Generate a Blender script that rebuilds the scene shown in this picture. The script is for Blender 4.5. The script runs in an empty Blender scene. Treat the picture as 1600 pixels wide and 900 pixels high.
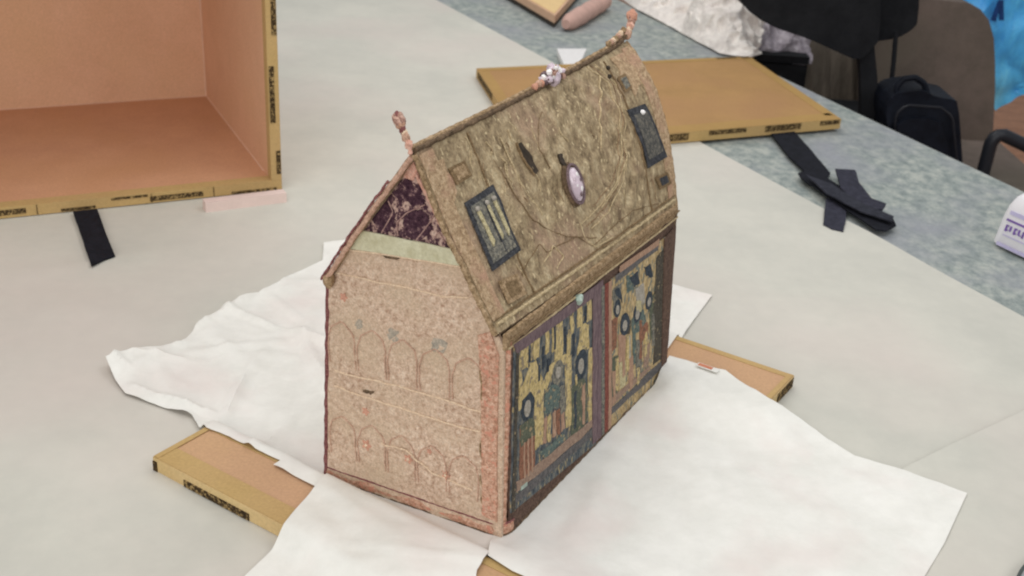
import bpy, bmesh, math, random
from mathutils import Vector, Matrix, noise
random.seed(7)
sc = bpy.context.scene
COL = sc.collection
# ------------------------------------------------------------------ camera
FPX = 1772.7
PITCH, ROLL = math.radians(25.445), math.radians(3.616)
CAM = Vector((.1042, -1.1243, .8362))
fw = Vector((0, math.cos(PITCH), -math.sin(PITCH)))
rt0 = Vector((1, 0, 0)); up0 = rt0.cross(fw)
RT = math.cos(ROLL)*rt0 + math.sin(ROLL)*up0
UP = -math.sin(ROLL)*rt0 + math.cos(ROLL)*up0
cd = bpy.data.cameras.new('camera'); cam = bpy.data.objects.new('camera', cd); COL.objects.link(cam)
cd.sensor_width = 36; cd.lens = FPX/1600*36; cd.clip_start = .02; cd.clip_end = 60
cam.matrix_world = Matrix(((RT.x, UP.x, -fw.x, CAM.x), (RT.y, UP.y, -fw.y, CAM.y), (RT.z, UP.z, -fw.z, CAM.z), (0, 0, 0, 1)))
sc.camera = cam
cd.dof.use_dof = True; cd.dof.focus_distance = 1.35; cd.dof.aperture_fstop = 9
# ------------------------------------------------------------------ light: a bright room with ceiling panels, a window and an added side fill
w = bpy.data.worlds.new('World'); sc.world = w; w.use_nodes = True
bg = w.node_tree.nodes['Background']; bg.inputs[0].default_value = (.95, .98, 1.0, 1); bg.inputs[1].default_value = .42
def area(name, loc, target, sx, sy, power, col):
    l = bpy.data.lights.new(name, 'AREA'); l.shape = 'RECTANGLE'; l.size = sx; l.size_y = sy; l.energy = power; l.color = col
    o = bpy.data.objects.new(name, l); COL.objects.link(o); o.location = loc
    o.rotation_euler = (Vector(target)-Vector(loc)).to_track_quat('-Z', 'Y').to_euler(); return o
area('ceiling_or_fill_light', (-.5, .2, 2.3), (0, .6, 0), 1.8, 1.2, 18, (1, .975, .94))
area('ceiling_or_fill_light', (1.3, .9, 2.4), (.3, .9, 0), 1.6, 1.0, 14, (.97, .98, 1))
area('ceiling_or_fill_light', (-.2, 2.9, 2.3), (-.1, 2.5, 0), 2.2, 1.2, 26, (1, .985, .96))
area('ceiling_or_fill_light', (2.1, -1.0, 2.1), (.3, .2, .1), 1.2, .9, 12, (1, .99, .97))  # side fill added to brighten the casket's long face, not a ceiling panel
area('window_light', (-1.0, -3.6, 1.7), (-.1, .6, .1), 3.0, 1.9, 76, (1, .985, .96))
sc.view_settings.view_transform = 'Standard'; sc.view_settings.look = 'None'
sc.cycles.filter_width = 2.1
sc.view_settings.exposure = 0; sc.view_settings.gamma = 1

# ------------------------------------------------------------------ helpers
def ray(x, y): return (x-800)/FPX*RT - (y-450)/FPX*UP + fw
def P(x, y, z=0.0):
    d = ray(x, y); return CAM + d*((z-CAM.z)/d.z)
def PV(x, y, Y):
    d = ray(x, y); return CAM + d*((Y-CAM.y)/d.y)
def proj(p):
    d = p-CAM; z = d.dot(fw); return Vector((800+FPX*d.dot(RT)/z, 450-FPX*d.dot(UP)/z))
def nz(p, s, seed=0.0): return noise.noise(Vector((p[0]*s+seed, p[1]*s-seed*1.7, (p[2] if len(p) > 2 else 0)*s+seed*.6)))
def setp(o, **k):
    for a, v in k.items():
        if v is not None: o[a] = v
    return o
def link(name, bm, mat, root=None, smooth=True):
    me = bpy.data.meshes.new(name)
    bmesh.ops.recalc_face_normals(bm, faces=bm.faces)
    if root is not None:
        off = root_loc(root); bmesh.ops.translate(bm, verts=bm.verts, vec=-off)
    bm.to_mesh(me); bm.free(); me.materials.append(mat)
    for p in me.polygons: p.use_smooth = smooth
    if smooth: me.set_sharp_from_angle(angle=math.radians(38))
    o = bpy.data.objects.new(name, me); COL.objects.link(o)
    if root is not None: o.parent = root
    return o
ROOTS = {}
def root_loc(o):
    while o.parent is not None: o = o.parent
    return Vector(o.location)
def thing(name, loc, label, cat, group=None):
    o = bpy.data.objects.new(name, None); COL.objects.link(o); o.location = loc; o.empty_display_size = .05
    return setp(o, label=label, category=cat, group=group)
def add_box(bm, c, ax, ay, az, hx, hy, hz):
    c = Vector(c); v = []
    for k in (-1, 1):
        for (i, j) in ((-1, -1), (1, -1), (1, 1), (-1, 1)):
            v.append(bm.verts.new(c+ax*hx*i+ay*hy*j+az*hz*k))
    for f in ((0, 3, 2, 1), (4, 5, 6, 7), (0, 1, 5, 4), (1, 2, 6, 5), (2, 3, 7, 6), (3, 0, 4, 7)):
        bm.faces.new([v[i] for i in f])
def add_prism(bm, pts, z0, z1):
    lo = [bm.verts.new((p[0], p[1], z0)) for p in pts]; hi = [bm.verts.new((p[0], p[1], z1)) for p in pts]
    bm.faces.new(lo[::-1]); bm.faces.new(hi); n = len(pts)
    for i in range(n): bm.faces.new((lo[i], lo[(i+1) % n], hi[(i+1) % n], hi[i]))
def bevel(bm, w, seg=2, ang=30):
    es = [e for e in bm.edges if len(e.link_faces) == 2 and e.calc_face_angle(0) > math.radians(ang)]
    bmesh.ops.bevel(bm, geom=es, offset=w, segments=seg, affect='EDGES', profile=.5)
def add_tube(bm, pts, r, seg=8, rf=None, twist=0.0):
    pts = [Vector(p) for p in pts]; rings = []; n = len(pts); prev = None
    for i, p in enumerate(pts):
        t = (pts[min(i+1, n-1)]-pts[max(i-1, 0)]).normalized()
        ref = prev if prev is not None else (Vector((0, 0, 1)) if abs(t.z) < .9 else Vector((1, 0, 0)))
        x = (ref - t*ref.dot(t)).normalized(); y = t.cross(x); prev = x
        rr = r if rf is None else r*rf(i/(n-1), i)
        ring = []
        for k in range(seg):
            a = 2*math.pi*k/seg
            m = 1+(twist*math.cos(2*(a)-i*1.3) if twist else 0)
            ring.append(bm.verts.new(p+(x*math.cos(a)+y*math.sin(a))*rr*m))
        rings.append(ring)
    for i in range(n-1):
        for k in range(seg):
            bm.faces.new((rings[i][k], rings[i][(k+1) % seg], rings[i+1][(k+1) % seg], rings[i+1][k]))
    bm.faces.new(rings[0][::-1]); bm.faces.new(rings[-1])
def add_ball(bm, c, r, sx=1, sy=1, sz=1, u=12, v=8, lump=0, seed=0):
    g = bmesh.ops.create_uvsphere(bm, u_segments=u, v_segments=v, radius=1)
    for q in g['verts']:
        d = q.co.copy(); k = 1+lump*nz(d, 1.7, seed)
        q.co = Vector((d.x*sx, d.y*sy, d.z*sz))*r*k + Vector(c)
def resample(pts, n):
    pts = [Vector(p) for p in pts]; L = [0]
    for i in range(1, len(pts)): L.append(L[-1]+(pts[i]-pts[i-1]).length)
    out = []
    for k in range(n):
        s = L[-1]*k/(n-1); i = 1
        while i < len(pts)-1 and L[i] < s: i += 1
        t = (s-L[i-1])/max(1e-9, L[i]-L[i-1]); out.append(pts[i-1].lerp(pts[i], t))
    return out
def patch(surf, poly, off, cu=.02, cv=None, thick=0.0, jit=0.0):
    """a polygon in a surface's own (u, v) laid on that surface, cut finely enough to follow it; thick gives it an edge"""
    bm = bmesh.new(); cv = cv or cu
    if jit:
        q = []
        for i in range(len(poly)):
            a = Vector(poly[i]); b = Vector(poly[(i+1) % len(poly)]); m = 3
            for k in range(m):
                p = a.lerp(b, k/m); q.append((p.x+random.uniform(-jit, jit)*cu, p.y+random.uniform(-jit, jit)*cv))
        poly = q
    bm.faces.new([bm.verts.new((p[0], p[1], 0)) for p in poly])
    us = [p[0] for p in poly]; vs = [p[1] for p in poly]
    k = math.ceil(min(us)/cu)
    while k*cu < max(us):
        bmesh.ops.bisect_plane(bm, geom=bm.verts[:]+bm.edges[:]+bm.faces[:], plane_co=(k*cu, 0, 0), plane_no=(1, 0, 0)); k += 1
    k = math.ceil(min(vs)/cv)
    while k*cv < max(vs):
        bmesh.ops.bisect_plane(bm, geom=bm.verts[:]+bm.edges[:]+bm.faces[:], plane_co=(0, k*cv, 0), plane_no=(0, 1, 0)); k += 1
    if thick:
        r = bmesh.ops.extrude_face_region(bm, geom=bm.faces[:])
        for g in r['geom']:
            if isinstance(g, bmesh.types.BMVert): g.co.z = 1.0
    for q in bm.verts: q.co = surf(q.co.x, q.co.y, off + (thick if q.co.z > .5 else 0))
    return bm
def solve(surf, px, py, u0, v0):
    """the surface coordinates of the point of a surface seen along one line of sight"""
    t = Vector((px, py)); u, v = u0, v0; e = 1e-4
    for _ in range(25):
        f = proj(surf(u, v, 0, True))-t
        if f.length < .02: break
        a = (proj(surf(u+e, v, 0, True))-t-f)/e; b = (proj(surf(u, v+e, 0, True))-t-f)/e
        D = a.x*b.y-a.y*b.x
        if abs(D) < 1e-9: break
        u -= (f.x*b.y-f.y*b.x)/D; v -= (a.x*f.y-a.y*f.x)/D
    return (u, v)

# ------------------------------------------------------------------ materials
def new_mat(name):
    m = bpy.data.materials.new(name); m.use_nodes = True
    nt = m.node_tree; b = nt.nodes['Principled BSDF']; return m, nt, b
def ramp(nt, src, stops):
    r = nt.nodes.new('ShaderNodeValToRGB'); nt.links.new(src, r.inputs[0])
    el = r.color_ramp.elements
    while len(el) < len(stops): el.new(.5)
    for e, (p, c) in zip(el, stops): e.position = p; e.color = (*c, 1)
    return r.outputs[0]
def fabric(name, stops, s1=60, s2=300, speck=None, bump=.4, rough=.92, stretch=(1, 1, 1), rot=(0, 0, 0), dist=.0015, vary=.35, blotch=None, sheen=0, spec=.15, tight=.62):
    m, nt, b = new_mat(name); N = nt.nodes; Lk = nt.links
    tc = N.new('ShaderNodeTexCoord'); mp = N.new('ShaderNodeMapping'); Lk.new(tc.outputs['Object'], mp.inputs[0])
    mp.inputs['Scale'].default_value = stretch; mp.inputs['Rotation'].default_value = rot
    n1 = N.new('ShaderNodeTexNoise'); n1.inputs['Scale'].default_value = s1; n1.inputs['Detail'].default_value = 7; n1.inputs['Roughness'].default_value = .72
    n2 = N.new('ShaderNodeTexNoise'); n2.inputs['Scale'].default_value = s2; n2.inputs['Detail'].default_value = 3
    Lk.new(mp.outputs[0], n1.inputs[0]); Lk.new(mp.outputs[0], n2.inputs[0])
    c = ramp(nt, n1.outputs[0], [(.5+(p-.5)*tight, q) for p, q in stops])
    if blotch:
        n3 = N.new('ShaderNodeTexNoise'); n3.inputs['Scale'].default_value = blotch[1]; n3.inputs['Detail'].default_value = 4; Lk.new(tc.outputs['Object'], n3.inputs[0])
        f = ramp(nt, n3.outputs[0], [(blotch[2], (0, 0, 0)), (blotch[3], (1, 1, 1))])
        mx = N.new('ShaderNodeMix'); mx.data_type = 'RGBA'; Lk.new(f, mx.inputs[0]); Lk.new(c, mx.inputs[6]); mx.inputs[7].default_value = (*blotch[0], 1); c = mx.outputs[2]
    k = ramp(nt, n2.outputs[0], [(.25, (1-vary,)*3), (.75, (1+vary*.6,)*3)])
    mx = N.new('ShaderNodeMix'); mx.data_type = 'RGBA'; mx.blend_type = 'MULTIPLY'; mx.inputs[0].default_value = 1; Lk.new(c, mx.inputs[6]); Lk.new(k, mx.inputs[7]); c = mx.outputs[2]
    if speck:
        v = N.new('ShaderNodeTexNoise'); v.inputs['Scale'].default_value = speck[1]; v.inputs['Detail'].default_value = 2; Lk.new(mp.outputs[0], v.inputs[0])
        f = ramp(nt, v.outputs[0], [(speck[2], (0, 0, 0)), (speck[2]+.05, (1, 1, 1))])
        mx = N.new('ShaderNodeMix'); mx.data_type = 'RGBA'; Lk.new(f, mx.inputs[0]); Lk.new(c, mx.inputs[6]); mx.inputs[7].default_value = (*speck[0], 1); c = mx.outputs[2]
    Lk.new(c, b.inputs['Base Color']); b.inputs['Roughness'].default_value = rough
    b.inputs['Specular IOR Level'].default_value = spec
    if sheen: b.inputs['Sheen Weight'].default_value = sheen
    if bump:
        ad = N.new('ShaderNodeMath'); ad.operation = 'ADD'; Lk.new(n1.outputs[0], ad.inputs[0]); Lk.new(n2.outputs[0], ad.inputs[1])
        bp = N.new('ShaderNodeBump'); bp.inputs['Strength'].default_value = bump; bp.inputs['Distance'].default_value = dist
        Lk.new(ad.outputs[0], bp.inputs['Height']); Lk.new(bp.outputs[0], b.inputs['Normal'])
    return m
def S(r, g, b):  # sRGB 0-255 of the material itself to linear
    f = lambda v: (v/255/12.92 if v/255 <= .04045 else ((v/255+.055)/1.055)**2.4)
    return (f(r), f(g), f(b))
def simple(name, c, var=.12, s=20, rough=.6, bump=.1, dist=.0008, spec=.3, s2=200):
    lo = tuple(x*(1-var) for x in c); hi = tuple(min(1, x*(1+var)) for x in c)
    return fabric(name, [(.3, lo), (.7, hi)], s, s2, bump=bump, rough=rough, dist=dist, vary=var*.5, spec=spec)

M = {}
M['cover'] = fabric('cover_sheet', [(.3, S(193, 191, 181)), (.7, S(205, 202, 191))], 3, 40, bump=.12, rough=.62, dist=.002, vary=.02, spec=.3, blotch=(S(205, 194, 186), 1.6, .45, .75))
M['laminate'] = fabric('mottled_laminate', [(.3, S(124, 133, 131)), (.5, S(148, 155, 151)), (.7, S(176, 179, 171))], 40, 130, bump=.08, rough=.55, vary=.10, spec=.3, blotch=(S(146, 148, 154), 5, .45, .75), stretch=(1, .7, 1))
M['edge'] = simple('table_edge_band', S(175, 178, 174), rough=.5)
M['floor'] = fabric('floor_wood', [(.3, S(156, 108, 80)), (.7, S(184, 132, 100))], 4, 40, bump=.1, rough=.5, stretch=(1, 6, 1))
M['tissue'] = fabric('white_tissue', [(.3, S(231, 229, 222)), (.7, S(242, 240, 234))], 9, 60, bump=.25, rough=.8, dist=.002, vary=.03, blotch=(S(232, 222, 216), 7, .5, .75))
def board(name, a, b_, c):
    return fabric(name, [(.3, a), (.7, b_)], 7, 260, bump=.18, rough=.75, vary=.11, stretch=(1, 1, 1), blotch=(c, 5, .45, .8))
M['board_in'] = board('box_inside_board', S(214, 170, 138), S(221, 178, 146), S(214, 172, 136))
M['board'] = board('brown_board', S(190, 152, 116), S(198, 160, 122), S(194, 154, 124))
M['lidboard'] = board('lid_board', S(164, 128, 84), S(174, 136, 90), S(168, 128, 90))
M['tapeside'] = board('pale_gummed_tape', S(204, 176, 124), S(216, 190, 138), S(208, 178, 132))
M['lidtape'] = board('lid_gummed_tape', S(164, 132, 80), S(174, 140, 86), S(168, 132, 84))
M['tape'] = board('olive_gummed_tape', S(182, 152, 100), S(190, 160, 108), S(186, 154, 108))
M['mark'] = fabric('dark_tape_print', [(.40, S(54, 42, 28)), (.54, S(88, 70, 46)), (.62, S(168, 142, 96))], 190, 700, bump=.1, vary=.3, stretch=(1, 1, 1))
M['seam'] = simple('pale_seam', S(214, 176, 150), .06)
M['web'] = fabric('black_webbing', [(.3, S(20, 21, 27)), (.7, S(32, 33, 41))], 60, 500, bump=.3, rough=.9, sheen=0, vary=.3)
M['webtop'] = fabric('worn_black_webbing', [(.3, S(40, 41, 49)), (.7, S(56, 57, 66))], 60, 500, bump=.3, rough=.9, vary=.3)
M['web2'] = fabric('grey_velcro', [(.3, S(44, 44, 54)), (.7, S(60, 60, 72))], 80, 500, bump=.4, rough=.9, vary=.3)
M['foam'] = simple('pink_foam', S(222, 200, 192), .04, rough=.9)
M['white'] = simple('white_plastic', S(236, 234, 238), .02, rough=.35, spec=.5, bump=0)
M['purple'] = simple('purple_print', S(120, 88, 165), .15, 60, rough=.5)
M['lilac'] = simple('lilac_print', S(196, 190, 222), .08, 60, rough=.5)
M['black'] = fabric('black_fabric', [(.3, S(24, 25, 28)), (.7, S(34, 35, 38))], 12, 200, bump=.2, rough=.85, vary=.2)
M['navy'] = fabric('black_navy_nylon', [(.3, S(14, 17, 25)), (.7, S(26, 31, 42))], 9, 200, bump=.3, rough=.6, vary=.3)
M['tube'] = simple('dark_tube', S(36, 38, 44), .1, rough=.4)
M['taupe'] = fabric('taupe_upholstery', [(.3, S(104, 94, 86)), (.7, S(122, 108, 100))], 6, 260, bump=.2, rough=.9, vary=.15, blotch=(S(98, 94, 82), 3, .45, .8))
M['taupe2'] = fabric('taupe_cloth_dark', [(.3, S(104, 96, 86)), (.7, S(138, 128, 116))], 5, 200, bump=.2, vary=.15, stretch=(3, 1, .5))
M['blue'] = fabric('blue_film', [(.3, S(60, 160, 236)), (.55, S(92, 196, 250)), (.75, S(130, 220, 255))], 3, 30, bump=.3, rough=.3, dist=.01, vary=.15, spec=.5, stretch=(1.5, 1, .6))
M['blueprint'] = simple('dark_blue_print', S(22, 62, 120), .2)
M['wrap'] = fabric('crumpled_wrap', [(.3, S(222, 214, 208)), (.6, S(238, 231, 224)), (.8, S(246, 242, 236))], 24, 90, bump=.7, rough=.6, dist=.006, vary=.1)
M['wrapdark'] = fabric('shaded_lilac_grey_cloth', [(.3, S(124, 116, 124)), (.7, S(184, 176, 182))], 10, 70, bump=.5, dist=.006, vary=.2, stretch=(2.5, 1, 1))  # grey cloth, darkened in its colour for the shade under the black chair
M['tan'] = simple('tan_lining', S(224, 192, 140), .05, rough=.8)
M['tanside'] = simple('pale_wood_side', S(214, 176, 146), .06, rough=.8)
M['dusty'] = simple('dusty_pink_pad', S(196, 160, 148), .08, rough=.9)
M['steel'] = simple('dull_steel', S(150, 152, 152), .1, rough=.35, spec=.6)
M['rimdark'] = simple('dark_rim', S(74, 80, 78), .1, rough=.4)
M['rust'] = simple('brown_lining', S(92, 72, 60), .1, rough=.7)
# textiles of the casket
M['f_end'] = fabric('pink_beige_embroidery', [(.26, S(172, 138, 116)), (.43, S(202, 174, 151)), (.57, S(218, 191, 168)), (.74, S(233, 212, 191))], 170, 480, speck=(S(194, 166, 142), 250, .62), bump=.8, vary=.26, dist=.0014, blotch=(S(206, 182, 156), 15, .42, .72))
M['f_greyblue'] = fabric('grey_blue_wear', [(.3, S(150, 144, 132)), (.7, S(192, 176, 158))], 200, 500, bump=.6, vary=.25)
M['f_coral'] = fabric('coral_border', [(.3, S(168, 122, 98)), (.5, S(204, 160, 136)), (.7, S(226, 188, 164))], 200, 500, speck=(S(206, 146, 124), 160, .57), bump=.9, vary=.3, dist=.0015)
M['f_roof'] = fabric('worn_gold_embroidery', [(.26, S(112, 94, 70)), (.42, S(150, 130, 100)), (.57, S(174, 153, 120)), (.74, S(198, 180, 146))], 62, 300, speck=(S(208, 188, 150), 170, .64), bump=1, vary=.3, dist=.0026, rough=.72, spec=.35, blotch=(S(172, 142, 118), 11, .50, .70), stretch=(1, 1, .6))
M['f_galloonlt'] = fabric('light_gold_galloon', [(.3, S(148, 122, 94)), (.5, S(184, 156, 124)), (.7, S(208, 182, 150))], 200, 560, bump=.9, vary=.3, dist=.0016, blotch=(S(190, 152, 128), 30, .5, .7))
M['f_roofbrown'] = fabric('brown_worn_ground', [(.3, S(118, 96, 72)), (.5, S(152, 126, 98)), (.7, S(184, 158, 126))], 120, 480, bump=.8, vary=.3, dist=.0018, stretch=(1, 1, .5))
M['f_galloon'] = fabric('gold_brown_galloon', [(.3, S(126, 104, 76)), (.5, S(164, 138, 106)), (.7, S(198, 170, 138))], 200, 560, bump=.9, vary=.3, dist=.0016)
M['f_green'] = fabric('pale_green_band', [(.3, S(190, 184, 152)), (.7, S(212, 208, 180))], 60, 400, bump=.4, vary=.1)
M['f_purple'] = fabric('purple_openwork', [(.38, S(66, 44, 54)), (.49, S(104, 76, 82)), (.55, S(184, 152, 140)), (.7, S(208, 180, 164))], 110, 400, bump=.8, vary=.3, dist=.0015, stretch=(1, 1, .8))
M['f_lace'] = fabric('lace_thread', [(.3, S(150, 116, 112)), (.7, S(196, 162, 150))], 260, 500, bump=.6, vary=.3)
M['f_dkpurple'] = fabric('dark_purple_velvet', [(.3, S(50, 30, 42)), (.58, S(84, 58, 68)), (.72, S(156, 126, 122))], 150, 400, bump=.6, vary=.3)
M['f_cordred'] = fabric('dark_red_cord', [(.3, S(108, 62, 64)), (.7, S(154, 104, 100))], 200, 500, bump=.8, vary=.4)
M['f_cordbrown'] = fabric('dark_brown_cord', [(.3, S(80, 66, 52)), (.7, S(130, 108, 86))], 200, 500, bump=.8, vary=.4)
M['f_knot'] = fabric('dusky_knot', [(.35, S(120, 84, 76)), (.5, S(190, 150, 134)), (.7, S(220, 186, 168))], 260, 500, bump=.8, vary=.4)
M['f_pink'] = fabric('pink_cord', [(.3, S(206, 150, 130)), (.7, S(232, 192, 172))], 200, 500, bump=.8, vary=.3)
M['f_cream'] = fabric('cream_stitching', [(.3, S(220, 190, 160)), (.7, S(236, 214, 186))], 300, 600, bump=.5, vary=.2)
M['f_faint'] = fabric('faint_embroidery', [(.3, S(186, 148, 126)), (.7, S(216, 178, 156))], 240, 500, bump=.8, vary=.3)
M['f_rose'] = fabric('coral_rosette', [(.3, S(204, 150, 126)), (.7, S(218, 164, 142))], 240, 500, bump=.8, vary=.3)
M['f_roofline'] = fabric('gold_thread_line', [(.3, S(176, 154, 118)), (.7, S(218, 198, 160))], 220, 500, bump=.9, vary=.3)
M['f_roofdark'] = fabric('brown_thread_line', [(.3, S(112, 92, 66)), (.7, S(148, 124, 94))], 220, 500, bump=.9, vary=.3)
M['f_slate'] = fabric('slate_textile', [(.3, S(84, 82, 78)), (.5, S(122, 120, 112)), (.7, S(158, 150, 132))], 220, 500, bump=.7, vary=.35)
M['f_slatemid'] = fabric('mid_slate_field', [(.3, S(72, 72, 70)), (.5, S(98, 96, 92)), (.7, S(128, 122, 110))], 180, 500, bump=.7, vary=.35)
M['f_slatedk'] = fabric('dark_slate_frame', [(.3, S(50, 52, 56)), (.7, S(86, 86, 90))], 220, 500, bump=.7, vary=.35)
M['f_light'] = fabric('pale_gold_figure', [(.3, S(164, 152, 116)), (.7, S(216, 204, 164))], 260, 500, bump=.7, vary=.3)
M['f_void'] = simple('dark_slit', S(56, 46, 36), .3, 100)
M['f_gold'] = fabric('gold_tapestry', [(.3, S(166, 146, 100)), (.5, S(202, 180, 128)), (.7, S(222, 200, 150))], 240, 560, speck=(S(140, 128, 110), 190, .58), bump=.6, vary=.3, stretch=(1, 1, .6))
M['f_ground'] = fabric('grey_blue_tapestry', [(.3, S(66, 72, 78)), (.5, S(98, 104, 108)), (.7, S(140, 134, 118))], 190, 500, speck=(S(168, 150, 112), 170, .62), bump=.6, vary=.35, stretch=(1, 1, .4))
M['f_ochre'] = fabric('ochre_tapestry', [(.3, S(150, 128, 94)), (.5, S(188, 164, 122)), (.7, S(212, 188, 148))], 170, 500, speck=(S(120, 122, 112), 140, .55), bump=.6, vary=.35, stretch=(1, 1, .5))
M['f_navy'] = fabric('dark_navy_tapestry', [(.3, S(48, 54, 62)), (.7, S(78, 86, 94))], 220, 500, bump=.6, vary=.35)
M['f_teal'] = fabric('teal_tapestry', [(.3, S(80, 92, 90)), (.7, S(118, 132, 124))], 220, 500, speck=(S(164, 144, 112), 150, .6), bump=.6, vary=.35)
M['f_dark'] = fabric('dark_tapestry', [(.3, S(66, 62, 56)), (.7, S(98, 92, 82))], 220, 500, speck=(S(150, 134, 106), 150, .64), bump=.6, vary=.35)
M['f_darkgreen'] = fabric('dark_green_tapestry', [(.3, S(82, 86, 74)), (.7, S(112, 116, 98))], 220, 500, speck=(S(158, 140, 110), 150, .6), bump=.6, vary=.35)
M['f_face'] = fabric('pale_face_tapestry', [(.3, S(146, 140, 130)), (.7, S(186, 178, 166))], 220, 500, bump=.5, vary=.3)
M['f_pinkrobe'] = fabric('dull_pink_tapestry', [(.3, S(156, 122, 102)), (.7, S(196, 162, 138))], 240, 500, bump=.6, vary=.35, stretch=(2, 2, .4))
M['f_redrobe'] = fabric('rust_red_tapestry', [(.3, S(130, 88, 70)), (.7, S(162, 118, 96))], 240, 500, speck=(S(110, 84, 70), 150, .58), bump=.6, vary=.35)
M['f_bandtan'] = fabric('dusty_pink_ground_band', [(.3, S(140, 116, 102)), (.7, S(170, 146, 128))], 200, 500, bump=.6, vary=.3)
M['f_bandblue'] = fabric('blue_grey_ground_band', [(.3, S(86, 84, 86)), (.7, S(118, 114, 112))], 200, 500, bump=.6, vary=.3)
M['f_bandbrown'] = fabric('dark_brown_ground_band', [(.3, S(84, 66, 58)), (.7, S(116, 94, 82))], 200, 500, bump=.6, vary=.3)
M['f_violet'] = fabric('violet_grey_galloon', [(.3, S(100, 82, 90)), (.7, S(142, 122, 122))], 220, 500, bump=.6, vary=.35, stretch=(2, 2, .3))
M['f_redgal'] = fabric('dark_red_galloon', [(.3, S(116, 62, 56)), (.7, S(150, 92, 80))], 220, 500, bump=.6, vary=.35)
M['lilacstone'] = simple('lilac_pearl', S(204, 186, 196), .15, 90, rough=.25, spec=.7)
M['pearl'] = simple('white_pearl', S(240, 236, 234), .05, 90, rough=.2, spec=.8)
M['turq'] = simple('turquoise_bead', S(158, 176, 164), .2, 90, rough=.4, spec=.7)
M['wood'] = simple('old_wood_core', S(110, 84, 62), .15)
M['label'] = simple('orange_edge_label', S(205, 128, 96), .1)

def struct(o): o['kind'] = 'structure'; return o
# ------------------------------------------------------------------ setting: floor, table, cover sheet
bm = bmesh.new(); add_box(bm, (0, 4, -.785), Vector((1, 0, 0)), Vector((0, 1, 0)), Vector((0, 0, 1)), 12, 12, .025)
struct(link('floor', bm, M['floor'], smooth=False))
td = Vector((-.388, .9217, 0)); te = Vector((.9217, .388, 0))
R0 = Vector((.92, 2.08, 0))
def tp(s, t): return R0+td*s+te*t       # s along the right edge, t to the right
t = thing('work_table', tp(0, -.8)+Vector((0, 0, -.76)), 'long work table with a speckled blue grey top under the pale cover sheet', 'table')
bm = bmesh.new(); add_box(bm, tp(-.5, -1.25)+Vector((0, 0, -.022)), td, te, Vector((0, 0, 1)), 2.6, 1.25, .018); bevel(bm, .003)
link('tabletop', bm, M['laminate'], t, False)
bm = bmesh.new(); add_box(bm, tp(-.5, .004)+Vector((0, 0, -.023)), td, te, Vector((0, 0, 1)), 2.6, .004, .0165)
link('edge_band', bm, M['edge'], t, False)
for s_ in (-2.9, 1.9):
    for t_ in (-.12, -2.35):
        bm = bmesh.new(); add_box(bm, tp(s_, t_)+Vector((0, 0, -.401)), td, te, Vector((0, 0, 1)), .025, .025, .359)
        link('leg', bm, M['steel'], t, False)
# cover sheet: large, with two long creases and a lap joint
p0, p1 = Vector((-.237, 3.001, 0)), Vector((.988, .642, 0)); dd = (p1-p0).normalized(); nn = Vector((dd.y, -dd.x, 0))  # nn points to the left side
far, near = p0-dd*.25, p1+dd*1.1
def ridge_line(p, a, b, wd, h):
    a, b = Vector(a[:2]), Vector(b[:2]); d = (b-a); L = d.length; d /= L; r = Vector(p[:2])-a
    s = r.dot(d); q = r.x*d.y-r.y*d.x
    if s < -wd or s > L+wd: return 0
    fade = min(1, max(0, (s+wd)/(wd*3)), max(0, (L+wd-s)/(wd*3)))
    return h*math.exp(-(q/wd)**2)*max(0, fade)
creases = [(P(0, 440), P(260, 395), .012, .005), (P(60, 470), P(300, 520), .03, .003), (P(1110, 460), P(1420, 500), .03, .005), (P(1250, 640), P(1420, 735), .02, .002),
           (P(480, 0), P(560, 320), .05, .004), (P(1340, 330), P(1500, 560), .05, .003), (P(0, 640), P(230, 800), .05, .004), (P(520, 60), P(640, 200), .03, .003), (P(1110, 262), P(1380, 420), .05, .003)]
def cover(u, v, off, q=False):
    z = .0022+off+.0012*nz((u, v), 2.2, 3)
    for c in creases: z += ridge_line((u, v), *c)
    return Vector((u, v, z))
bm = patch(cover, [p0[:2] if False else (far.x, far.y), (near.x, near.y), (near.x+nn.x*2.0-.35, near.y+nn.y*2.0), (far.x+nn.x*1.9, far.y+nn.y*1.9)][::-1] if False else
           [(far.x, far.y), (far.x-1.72, far.y-.9), (-1.0, -.62), (-.1, -.62), (1.3, -.05), (near.x-.2, max(near.y, -.06)), (p1.x+.25*dd.x, p1.y+.25*dd.y)], .0005, .035)
setp(link('cover_sheet', bm, M['cover']), label='pale grey cover sheet spread over the speckled table under everything', category='cover sheet')
# second sheet lapping in from the right
lap = [P(1405, 742), P(1475, 706), P(1600, 648), P(1760, 572), P(1760, 980), P(1380, 980)]
def lapf(u, v, off, q=False):
    z = cover(u, v, off).z+.0018
    z += ridge_line((u, v), lap[0], lap[3], .006, .0035)
    return Vector((u, v, z))
lp = [(p.x, p.y) for p in lap]
setp(link('cover_sheet', patch(lapf, lp, .0005, .02, thick=.0008), M['cover']), label='second grey cover sheet whose raised edge laps in at the lower right', category='cover sheet')

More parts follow.
